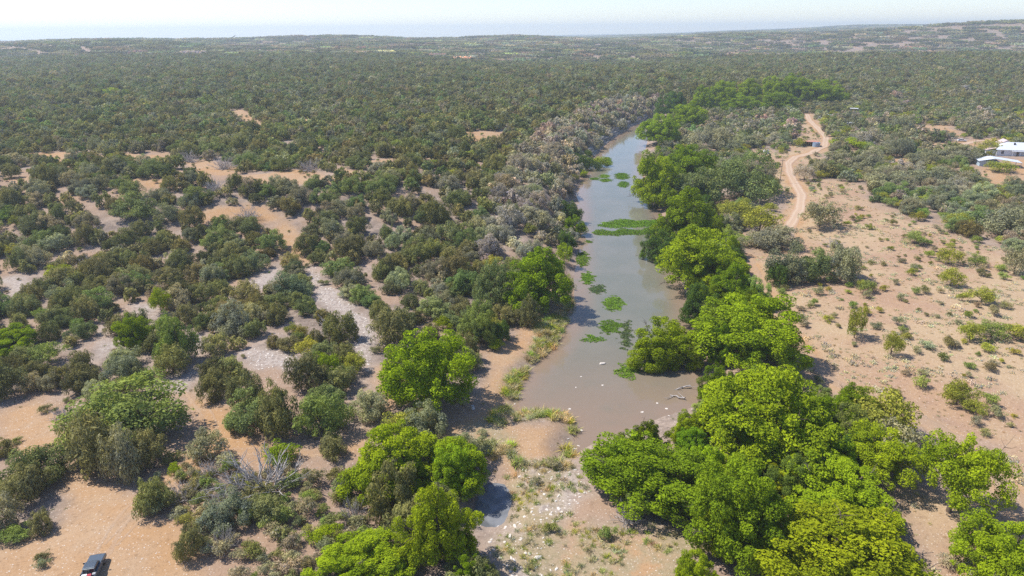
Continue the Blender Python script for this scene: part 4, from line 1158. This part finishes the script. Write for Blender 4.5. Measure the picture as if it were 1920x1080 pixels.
for i, (poly, lab) in enumerate([
    (oval(1092, 1132, 629, 643), 'small oval green weed mat nearest the camera in the river'), (oval(1121, 1167, 600, 626), 'oval green weed mat in the middle of the near river'),
    (oval(1130, 1170, 554, 584), 'ragged weed mat above the oval one'), (oval(1088, 1115, 510, 534), 'weed mat against the left bank below the bank bush'),
    (oval(1104, 1136, 534, 552), 'faint sunken weed patch between two weed mats'), (oval(1078, 1106, 472, 500), 'weed mat hugging the left bank beside the dark green tree'),
    ([(1110, 440), (1118, 430), (1150, 434), (1165, 428), (1200, 432), (1220, 425), (1245, 430), (1240, 438), (1200, 440), (1150, 442)], 'longest weed mat stretching from the right bank'),
    ([(1118, 424), (1130, 418), (1165, 410), (1175, 412), (1200, 414), (1250, 410), (1255, 424), (1200, 426), (1150, 428)], 'upper weed mat beside the longest one'),
    (oval(1096, 1110, 450, 456), 'tiny weed mat alone near the left bank'), (oval(1165, 1185, 601, 660), 'submerged weed beside the round overhanging tree'),
    (oval(1155, 1200, 682, 708), 'deep green weed at the foot of the round overhanging tree'), (oval(1158, 1180, 340, 352), 'weed mat at the right bank of the far stretch'),
    (oval(1152, 1180, 324, 337), 'weed mat under the yellow green far tree'), (oval(1124, 1148, 335, 341), 'thin weed strip across the far stretch'),
    (oval(1124, 1144, 327, 334), 'weed strip behind the thin far strip'), (oval(1132, 1147, 294, 312), 'weed patch beside the islet bush'), (oval(1106, 1124, 333, 338), 'smallest far weed strip by the left slope')]):
    weed_mat(poly, lab, jit((.12, .22, .026) if i not in (4, 9) else (.10, .14, .06), .1), i)

for i, (px_, py_, w, lab) in enumerate([(1130, 682, 10, 'white flat rock lying in the shallows by the reed bank'), (1069, 767, 6, 'white rock at the water edge by the reed corner'), (1090, 807, 6, 'pale rock where the river meets the stones'),
    (1078, 842, 8, 'biggest white rock at the river outlet'), (1085, 836, 5, 'white rock beside the biggest outlet rock'), (1204, 773, 6, 'white rock in shallow water near the grove'), (1090, 706, 4, 'lone pale rock in the middle of the shallows'),
    (1250, 766, 6, 'pale rock at the brown shallows'), (966, 998, 9, 'white boulder among the foreground weeds'), (1010, 1062, 12, 'white boulder at the bottom edge below the pool'), (956, 1020, 9, 'white rock left of the bottom boulder'),
    (1232, 756, 5, 'pale stone between the branches and the grove'), (1130, 722, 5, 'pale stone in the shallows below the weed mats'), (1080, 726, 4, 'small stone in the left shallows')]):
    gx, gy = plane_pt(px_, py_); zz = max(float(hz(gx, gy)), -.06)
    s = w * float(project(gx, gy, 0)[2]) / FPX * 1.15
    o = plant('rock', 'rock', gx, gy, s, s, (1, 1, 1), lab, 'rock', None, z=zz, var=i)

# bare branches fallen in the water at the foot of the grove
for i, (a, b, lab) in enumerate([((1264, 731), (1294, 727), 'forked bare branch fallen into the brown shallows'), ((1256, 741), (1284, 750), 'straight bare branch lying in the shallows by the grove')]):
    A0, B0 = np.array(plane_pt(*a) + (.05,)), np.array(plane_pt(*b) + (.45,))
    segs = limb(np.zeros(3), B0 - A0, .07, .16, 5, .05)
    for _ in range(4):
        s = segs[rng.integers(1, 5)][0]; segs += limb(s, s + np.r_[rng.normal(0, .9, 2), rng.uniform(.1, .5)], .06, .02, 3, .08)
    TV, TF = tubes(segs, 6)
    o = bpy.data.objects.new('fallen_branch', mesh_np('fallen_branch', TV, TF, M_DEAD, smooth=True)); o.location = A0
    tag(link(o), lab, 'branch')

# stepped limestone ledges of the bluff on the left waterline
bl = np.array(dense([p for p in LW if p[1] > 335], 8))
bluff = bpy.data.objects.new('limestone_bluff', None); bluff.location = (float(bl[0, 0]), float(bl[0, 1]), 0)
tag(link(bluff), 'low layered limestone bluff along the left edge of the far river', 'bluff')
T = np.gradient(bl, axis=0); T /= np.linalg.norm(T, axis=1)[:, None]; N = np.stack([-T[:, 1], T[:, 0]], -1)
kM = NT('bluff_stone'); coo = kM.n('ShaderNodeTexCoord').outputs['Object']
kM.principled(kM.mix(kM.ramp(kM.noise(.4, 5, .7, coo), .3, .7), (.20, .18, .165), (.42, .38, .34)), .95, .1, 0, kM.noise(1.2, 4, .6, coo), .6, .2)
z0 = -.3
for s in range(4):
    hh = rng.uniform(.6, 1.2); z1 = z0 + hh
    off = 1.0 + s * .9 + noise(bl[:, 0] * 2 + 31 * s, bl[:, 1] * 2, 13) * .9
    outer = bl + N * off[:, None]; inner = bl + N * (off + 7)[:, None]
    n = len(bl)
    rel = lambda P, z: np.c_[P - bl[0], np.full(n, z)]
    V = np.concatenate([rel(outer, z0), rel(outer + N * .15, z1), rel(inner, z1), rel(inner, z0)])
    i = np.arange(n - 1)
    F = np.concatenate([np.stack([a * n + i, a * n + i + 1, b * n + i + 1, b * n + i], -1) for a, b in ((0, 1), (1, 2), (2, 3), (3, 0))])
    c = bpy.data.objects.new('rock_ledge', mesh_np('rock_ledge', V, F, kM.m)); c.parent = bluff; link(c)
    z0 = z1 - .03

# ------------------------------------------------------------------ built things
class MB:
    def __init__(s): s.V, s.F = [], []
    def box(s, x0, x1, y0, y1, z0, z1):
        o = len(s.V)
        s.V += [(x, y, z) for z in (z0, z1) for y in (y0, y1) for x in (x0, x1)]
        s.F += [tuple(o + q for q in f) for f in ((0, 2, 3, 1), (4, 5, 7, 6), (0, 1, 5, 4), (2, 6, 7, 3), (0, 4, 6, 2), (1, 3, 7, 5))]; return s
    def poly(s, *P):
        o = len(s.V); s.V += [tuple(p) for p in P]; s.F.append(tuple(range(o, o + len(P)))); return s
    def prism(s, prof, y0, y1):
        """profile in x,z swept along y"""
        o = len(s.V); n = len(prof)
        s.V += [(x, y0, z) for x, z in prof] + [(x, y1, z) for x, z in prof]
        s.F += [tuple(o + i for i in range(n)), tuple(o + 2 * n - 1 - i for i in range(n))]
        s.F += [(o + (i + 1) % n, o + i, o + n + i, o + n + (i + 1) % n) for i in range(n)]; return s
    def cyl(s, c, ax, r, h, n=16):
        o = len(s.V); a = np.linspace(0, 2 * np.pi, n, endpoint=False)
        for t in (0, h):
            for q in a:
                u, v = math.cos(q) * r, math.sin(q) * r
                p = {'x': (t, u, v), 'y': (u, t, v), 'z': (u, v, t)}[ax]
                s.V.append(tuple(c[i] + p[i] for i in range(3)))
        s.F += [tuple(o + i for i in range(n)), tuple(o + 2 * n - 1 - i for i in range(n))]
        s.F += [(o + i, o + (i + 1) % n, o + n + (i + 1) % n, o + n + i) for i in range(n)]; return s
    def build(s, name, mat, parent=None, bevel=0, smooth=False):
        me = bpy.data.meshes.new(name); me.from_pydata(s.V, [], s.F)
        import bmesh
        bm = bmesh.new(); bm.from_mesh(me); bmesh.ops.recalc_face_normals(bm, faces=bm.faces[:])
        if bevel: bmesh.ops.bevel(bm, geom=bm.edges[:], offset=bevel, segments=2, affect='EDGES', clamp_overlap=True)
        bm.to_mesh(me); bm.free(); me.materials.append(mat)
        o = bpy.data.objects.new(name, me)
        if parent: o.parent = parent
        return link(o)
def empty(name, px, py, rz, label, cat, group=None, dz=0):
    gx, gy = ground(px, py)
    o = bpy.data.objects.new(name, None); o.location = (gx, gy, float(hz(gx, gy)) + dz); o.rotation_euler = (0, 0, rz)
    return tag(link(o), label, cat, group)

M_PAINT = plain('truck_paint', (.10, .125, .15), .3, .6, .3, .06); M_GLASS = plain('dark_glass', (.02, .025, .03), .08, .6, 0, .1)
M_TYRE = plain('rubber', (.02, .02, .02), .85, .2); M_STEEL = plain('rim_metal', (.45, .45, .46), .35, .5, .8, .08); M_BLACK = plain('black_plastic', (.025, .025, .03), .6, .3)
M_WHITE = plain('white_paint', (.70, .70, .71), .6, .3, 0, .08); M_ROOFW = plain('white_metal_roof', (.60, .63, .67), .4, .5, 0, .06, 1.2); M_ROOFP = plain('pale_pink_roof', (.55, .42, .40), .6, .3, 0, .15, .8)
M_BLUE = plain('pale_blue_sheet', (.40, .50, .58), .6, .3, 0, .12); M_RUST = plain('rusty_sheet', (.45, .22, .16), .8, .2, 0, .45, 1.5); M_TANK = plain('blue_tank', (.25, .34, .46), .5, .4, 0, .12)
M_RED = plain('red_paint', (.45, .05, .06), .5, .4); M_WOOD = plain('weathered_wood', (.22, .17, .13), .9, .1, 0, .3, 4); M_LIGHT = plain('lamp_lens', (.75, .74, .70), .2, .6, 0, .05); M_GREYM = plain('grey_metal', (.42, .43, .45), .5, .4, .3, .15)

# pickup truck (x forward)
a, b = ground(160, 1112), ground(189, 1046)
th = math.atan2(b[1] - a[1], b[0] - a[0])
tx, ty = ground(175, 1078)
tk = bpy.data.objects.new('pickup_truck', None); tk.location = (tx, ty, float(hz(tx, ty)) + .04); tk.rotation_euler = (0, 0, th); tk.scale = (.92, .92, .92)
tag(link(tk), 'dark grey crew cab pickup truck parked on the sand at the bottom left', 'truck')
body = MB()
body.prism([(-2.85, .55), (2.75, .5), (2.88, .75), (2.84, 1.02), (2.6, 1.14), (1.25, 1.22), (1.15, 1.25), (-.95, 1.25), (-.95, .80), (-2.85, .80)], -.98, .98)
body.build('body', M_PAINT, tk, .05)
MB().prism([(1.2, 1.18), (.55, 1.78), (.35, 1.85), (-.75, 1.86), (-.88, 1.80), (-.98, 1.18)], -.76, .76).build('cab', M_PAINT, tk, .06)
rf = MB()
for i in range(7): rf.box(-.70, .32, -.54 + i * .18 - .03, -.54 + i * .18 + .03, 1.855, 1.885)
rf.build('roof_rib', M_PAINT, tk)
MB().poly((1.165, -.66, 1.26), (1.165, .66, 1.26), (.625, .62, 1.745), (.625, -.62, 1.745)).build('windshield', M_GLASS, tk).location = (.03, 0, .03)
MB().poly((-.975, -.62, 1.30), (-.975, .62, 1.30), (-.905, .60, 1.76), (-.905, -.60, 1.76)).build('rear_window', M_GLASS, tk).location = (-.035, 0, 0)
for s in (-1, 1):
    for x0, x1, x2, x3 in ((.95, .5, .08, .08), (.0, .0, -.80, -.86)):
        MB().poly((x0, s * .765, 1.28), (x1, s * .765, 1.74), (x2, s * .765, 1.76), (x3, s * .765, 1.28)).build('side_window', M_GLASS, tk)
    MB().box(-2.85, -.97, s * .98 - .07 * (s > 0), s * .98 + .07 * (s < 0), .80, 1.27).build('bed_side', M_PAINT, tk, .02)
    MB().box(.80, .98, s * 1.0 - .0, s * 1.26, 1.22, 1.42).build('mirror', M_BLACK, tk, .04)
    MB().box(2.79, 2.87, s * .62 - .2, s * .62 + .2, .82, 1.0).build('headlight', M_LIGHT, tk, .02)
    MB().box(-2.875, -2.845, s * .90 - .06, s * .90 + .06, .9, 1.15).build('tail_light', M_RED, tk)
    for wx in (1.85, -1.75):
        w = MB().cyl((wx, s * .86 - .13, .39), 'y', .39, .26, 24).build('wheel', M_TYRE, tk, .03)
        MB().cyl((wx, s * .99 - .015, .39), 'y', .23, .03, 16).build('rim', M_STEEL, w)
MB().box(-2.88, -2.81, -.91, .91, .80, 1.26).build('tailgate', M_PAINT, tk, .02)
MB().box(2.80, 2.93, -.9, .9, .48, .74).build('front_bumper', M_STEEL, tk, .03)
MB().box(2.80, 2.89, -.40, .40, .80, 1.0).build('grille', M_BLACK, tk)
for nm, lab, cat, mat, bx in (('tool_chest', 'white box lying in the bed of the pickup', 'box', M_WHITE, (-2.0, -1.25, .05, .62, 0, .42)), ('fuel_can', 'red can beside the white box in the pickup bed', 'can', M_RED, (-1.9, -1.35, -.45, -.05, 0, .45)),
                              ('folded_tarp', 'pale folded tarp in the pickup bed behind the cab', 'tarp', M_GREYM, (-1.35, -1.02, -.8, -.5, 0, .3))):
    m = MB().box(*bx[:4], 0, bx[5])
    m.box(bx[0] - .02, bx[1] + .02, bx[2] - .02, bx[3] + .02, bx[5], bx[5] + .06); m.box((bx[0] + bx[1]) / 2 - .1, (bx[0] + bx[1]) / 2 + .1, bx[2] + .1, bx[3] - .1, bx[5] + .06, bx[5] + .10)
    o = m.build(nm, mat, None, .02); o.location = (tk.location.x, tk.location.y, tk.location.z + .81); o.rotation_euler = (0, 0, th); tag(o, lab, cat)

# farmhouse
def facing(px, py):
    gx, gy = ground(px, py); return math.atan2(-gy, -gx) + math.pi / 2       # local -y looks at the camera
hs = empty('farmhouse', 1903, 290, facing(1903, 290) + .35, 'white farmhouse with pale hipped metal roof at the right edge', 'house')
MB().box(-10, 12, -5, 5, -.3, 3.1).build('wall', M_WHITE, hs)
rfh = MB(); e = .6
A_, B_, C_, D_ = (-10 - e, -5 - e, 3.05), (12 + e, -5 - e, 3.05), (12 + e, 5 + e, 3.05), (-10 - e, 5 + e, 3.05); E_, F_ = (-4.5, 0, 6.3), (6.5, 0, 6.3)
rfh.poly(A_, B_, F_, E_).poly(B_, C_, F_).poly(C_, D_, E_, F_).poly(D_, A_, E_).poly(A_, D_, C_, B_)
roof = rfh.build('roof', M_ROOFW, hs)
sm = MB()
for i in range(24): x = -9.5 + i * .9; f_ = min(1, max(.12, (x + 10.6) / 6.1, 0) if x < -4.5 else (1 if x < 6.5 else (12.6 - x) / 6.1)); sm.prism([(x - .03, 0), (x + .03, 0), (x + .03, .06), (x - .03, .06)], -5.6, -5.5)
sm.build('eave_rib', M_ROOFW, roof).location = (0, 0, 3.02)
MB().box(-2.2, -1.5, -2.0, -1.4, 4.6, 6.2).build('chimney', M_BLACK, roof)
for wx in (-7.5, 3.5, 9.0):
    w = MB().box(wx - .55, wx + .55, -5.06, -4.99, .95, 2.45).build('window', M_GLASS, hs)
    MB().box(wx - .68, wx + .68, -5.09, -5.0, 2.45, 2.6).box(wx - .68, wx + .68, -5.12, -5.0, .82, .95).box(wx - .03, wx + .03, -5.09, -5.05, .95, 2.45).build('frame', M_WHITE, w)
MB().box(-1.2, -.2, -5.06, -4.98, 0, 2.1).build('door', M_WOOD, hs)
pr_ = MB().box(-4, 3, -7.6, -5.7, 2.62, 2.78).build('porch_roof', M_ROOFW, hs)
for x in (-3.8, -.5, 2.8): MB().box(x - .07, x + .07, -7.5, -7.36, -.2, 2.62).build('porch_post', M_WHITE, hs)
MB().box(-14.5, -10.0, -3.5, 3.0, -.3, 2.4).build('side_wing', M_WHITE, hs)
MB().prism([(-15, 2.35), (-10.05, 3.6), (-10.05, 3.75), (-15, 2.5)], -4, 3.5).build('side_wing_roof', M_ROOFP, hs)
MB().box(-14.54, -14.48, -1.5, -.2, .8, 1.9).build('window', M_GLASS, hs)
MB().prism([(-8, 3.2), (-3, 6.6), (2, 3.2)], 5.2, 12).build('back_gable', M_ROOFP, hs)

sd = empty('metal_shed', 1862, 311, facing(1862, 311) + .25, 'pale blue shed with bright white metal roof below the farmhouse', 'shed')
MB().box(-6.5, 1.5, -3.5, 3.5, -.3, 2.6).build('wall', M_BLUE, sd)
MB().prism([(-7.2, 2.55), (-7.2, 2.68), (-1, 4.1), (10.5, 2.6), (10.5, 2.47), (-1, 3.97)], -4.2, 4.2).build('roof', M_ROOFW, sd)
for x, y in ((10, -3.8), (10, 3.8), (5.5, -3.8), (5.5, 3.8)): MB().box(x - .08, x + .08, y - .08, y + .08, -.3, 2.6).build('post', M_GREYM, sd)
for i in range(10): MB().box(-6.4 + i * .8, -6.32 + i * .8, -3.54, -3.5, -.2, 2.6).build('sheet_rib', M_GREYM, sd)
MB().box(-4.5, -2.5, -3.58, -3.5, -.2, 2.2).build('door', M_GREYM, sd)

rs = empty('rusty_shed', 1514, 273, facing(1514, 273), 'small open shed with rusty red roof beside the dirt road', 'shed')
MB().prism([(-6, 2.3), (5.6, 2.5), (5.6, 2.62), (-6, 2.42)], -2.6, 2.4).build('roof', M_RUST, rs)
for x in (-5.6, -2, 1.6, 5.2):
    for y in (-2.3, 2.1): MB().box(x - .07, x + .07, y - .07, y + .07, -.3, 2.3).build('post', M_WOOD, rs)
for i in range(11): MB().box(-5.5 + i, -4.56 + i, 2.12, 2.16, -.2, 2.25).build('wall_board', M_WOOD, rs)
tn = empty('water_tank', 1530, 275, facing(1530, 275), 'blue round water tank standing at the rusty roofed shed', 'tank')
MB().cyl((0, 0, -.1), 'z', 2.0, 2.4, 24).build('body', M_TANK, tn)
for z in (.5, 1.2, 1.9): MB().cyl((0, 0, z), 'z', 2.04, .08, 24).build('hoop', M_GREYM, tn)
MB().cyl((0, 0, 2.3), 'z', .5, .18, 12).build('lid', M_GREYM, tn)

for i, (px_, py_, L, lab, g) in enumerate([(1556, 223, 7, 'white trailer with dark end just right of the upper dirt road', 'w'), (1586, 222, 5, 'second white trailer right of the dark ended one', 'w'), (1587, 238, 9, 'long white roof half hidden in bushes below the two trailers', 'r')]):
    t_ = empty('trailer', px_, py_, facing(px_, py_), lab, 'trailer', 'white trailers among the bushes')
    MB().box(-L / 2, L / 2, -1.2, 1.2, .5, 2.9).build('body', M_WHITE, t_, .12)
    MB().box(-L / 2 - .1, L / 2 + .1, -1.3, 1.3, 2.9, 3.05).build('roof', M_ROOFW, t_)
    MB().box(-L / 2 + .4, -L / 2 + 1.6, -1.24, -1.2, 1.3, 2.2).build('window', M_GLASS, t_)
    MB().box(.2, 1.0, -1.24, -1.2, .6, 2.5).build('door', M_GREYM, t_)
    for s in (-1, 1):
        for x in (-.5, .5): MB().cyl((x, s * 1.1 - .1, .35), 'y', .35, .2, 14).build('wheel', M_TYRE, t_)
fs = empty('platform_frame', 1600, 214, facing(1600, 214), 'pale open metal frame standing behind the white trailers', 'frame')
for x in (-2.6, 2.6):
    for y in (-1.5, 1.5): MB().box(x - .12, x + .12, y - .12, y + .12, -.2, 4.2).build('post', M_GREYM, fs)
MB().box(-2.9, 2.9, -1.8, 1.8, 4.2, 4.45).build('deck', M_WHITE, fs)
for y in (-1.5, 1.5): MB().box(-2.5, 2.5, y - .08, y + .08, 2.4, 2.6).build('cross_bar', M_WHITE, fs)

cr = empty('parked_car', 1803, 265, facing(1803, 265) + .3, 'white car parked at the edge of the farmyard clearing', 'car')
MB().prism([(-2.2, .35), (2.2, .35), (2.25, .75), (1.3, .92), (-2.1, .98), (-2.25, .7)], -.88, .88).build('body', M_WHITE, cr, .06)
MB().prism([(-1.6, .9), (-1.1, 1.42), (.35, 1.45), (1.15, .9)], -.74, .74).build('cabin', M_GLASS, cr, .06)
MB().box(-1.05, .35, -.68, .68, 1.43, 1.49).build('roof', M_WHITE, cr, .02)
for s in (-1, 1):
    for x in (-1.35, 1.35):
        w = MB().cyl((x, s * .80 - .1, .32), 'y', .32, .2, 18).build('wheel', M_TYRE, cr); MB().cyl((x, s * .91 - .01, .32), 'y', .19, .02, 12).build('rim', M_STEEL, w)
    MB().box(2.18, 2.27, s * .6 - .15, s * .6 + .15, .6, .74).build('headlight', M_LIGHT, cr)
for i, (px_, yb, yt, lab) in enumerate([(1827, 276, 247, 'utility pole between the farmyard and the farmhouse'), (1462, 344, 301, 'thin bare pole beside the dirt road at its lower bend')]):
    p_ = empty('utility_pole', px_, yb, facing(px_, yb), lab, 'pole')
    dep = math.hypot(p_.location.x, p_.location.y); hgt = (yb - yt) * dep / FPX
    V_, F_2 = tubes([((0, 0, -.5), (0, 0, hgt), .16, .10)], 10); c = bpy.data.objects.new('post', mesh_np('post', V_, F_2, M_WOOD, smooth=True)); c.parent = p_; link(c)
    MB().box(-.9, .9, -.06, .06, hgt - .7, hgt - .55).build('cross_arm', M_WOOD, p_)
    for x in (-.75, 0, .75): MB().cyl((x, 0, hgt - .55), 'z', .06, .16, 8).build('insulator', M_GREYM, p_)
for i, px_ in enumerate((1433, 1439)):
    b_ = empty('barrel', px_, 288, 0, ('left' if i == 0 else 'right') + ' one of two blue white barrels beside the yellow green bush', 'barrel', 'two barrels left of the road')
    MB().cyl((0, 0, 0), 'z', .62, 1.9, 16).build('body', M_TANK if i else M_WHITE, b_); MB().cyl((0, 0, 1.9), 'z', .5, .1, 16).build('lid', M_WHITE, b_)
    for z in (.6, 1.25): MB().cyl((0, 0, z), 'z', .65, .07, 16).build('hoop', M_GREYM, b_)
tb = empty('picnic_table', 1655, 990, .4, 'pale blue table standing in the shade beside the grove', 'table')
for i in range(4): MB().box(-1.0, 1.0, -.56 + i * .285, -.30 + i * .285, .72, .77).build('board', M_BLUE, tb)
for s in (-1, 1):
    MB().box(s * .75 - .05, s * .75 + .05, -.45, -.35, 0, .72).box(s * .75 - .05, s * .75 + .05, .35, .45, 0, .72).build('leg', M_WHITE, tb)
    MB().box(-1.0, 1.0, s * .85 - .14, s * .85 + .14, .42, .46).build('bench', M_WHITE, tb)
bk = empty('bucket', 887, 767, 0, 'small white bucket in the shade of the round bright green tree', 'bucket')
MB().cyl((0, 0, 0), 'z', .3, .65, 14).build('body', M_WHITE, bk); MB().cyl((0, 0, .62), 'z', .33, .06, 14).build('rim', M_GREYM, bk)

# bird over the left skyline
dv = ray(438, 69); bp = np.array(CAM) + dv / np.linalg.norm(dv) * 260
bird = bpy.data.objects.new('bird', None); bird.location = bp; bird.rotation_euler = (0, R(-28), R(40)); tag(link(bird), 'dark bird gliding just above the left skyline', 'bird')
M_BIRD = plain('dark_feathers', (.025, .02, .02), .9, .1)
import bmesh
bm = bmesh.new(); bmesh.ops.create_icosphere(bm, subdivisions=2, radius=.14)
for v in bm.verts: v.co.y *= 2.3; v.co.z *= .8
me = bpy.data.meshes.new('body'); bm.to_mesh(me); bm.free(); me.materials.append(M_BIRD)
c = bpy.data.objects.new('body', me); c.parent = bird; link(c)
for s in (-1, 1):
    MB().poly((s * .08, .16, .04), (s * .45, .22, .14), (s * .9, .08, .10), (s * .88, -.12, .09), (s * .42, -.16, .12), (s * .08, -.16, .03)).poly((s * .08, .16, .01), (s * .45, .22, .11), (s * .9, .08, .09), (s * .88, -.12, .08), (s * .42, -.16, .09), (s * .08, -.16, .0)).build('wing', M_BIRD, bird)
MB().prism([(-.06, 0), (.06, 0), (.13, .02), (-.13, .02)], -.55, -.25).build('tail', M_BIRD, bird)

# ------------------------------------------------------------------ haze
HZ_LO = float(GZ.min()) - 1.0; HZ_HI = float(max(GZ.max() + 14, CAM.z + 12))
hb = MB().box(GX[0] - 20, GX[-1] + 20, GY[0] - 20, GY[-1] + 20, HZ_LO, HZ_HI)
k = NT('haze_air')
pv = k.n('ShaderNodeVolumePrincipled')
pv.inputs['Color'].default_value = (.78, .90, 1.0, 1); pv.inputs['Density'].default_value = 1.75e-4; pv.inputs['Anisotropy'].default_value = .3
k.l(pv.outputs[0], k.out.inputs['Volume'])
ho = hb.build('haze', k.m)
tag(ho, 'thin pale summer haze', None, None, 'stuff')
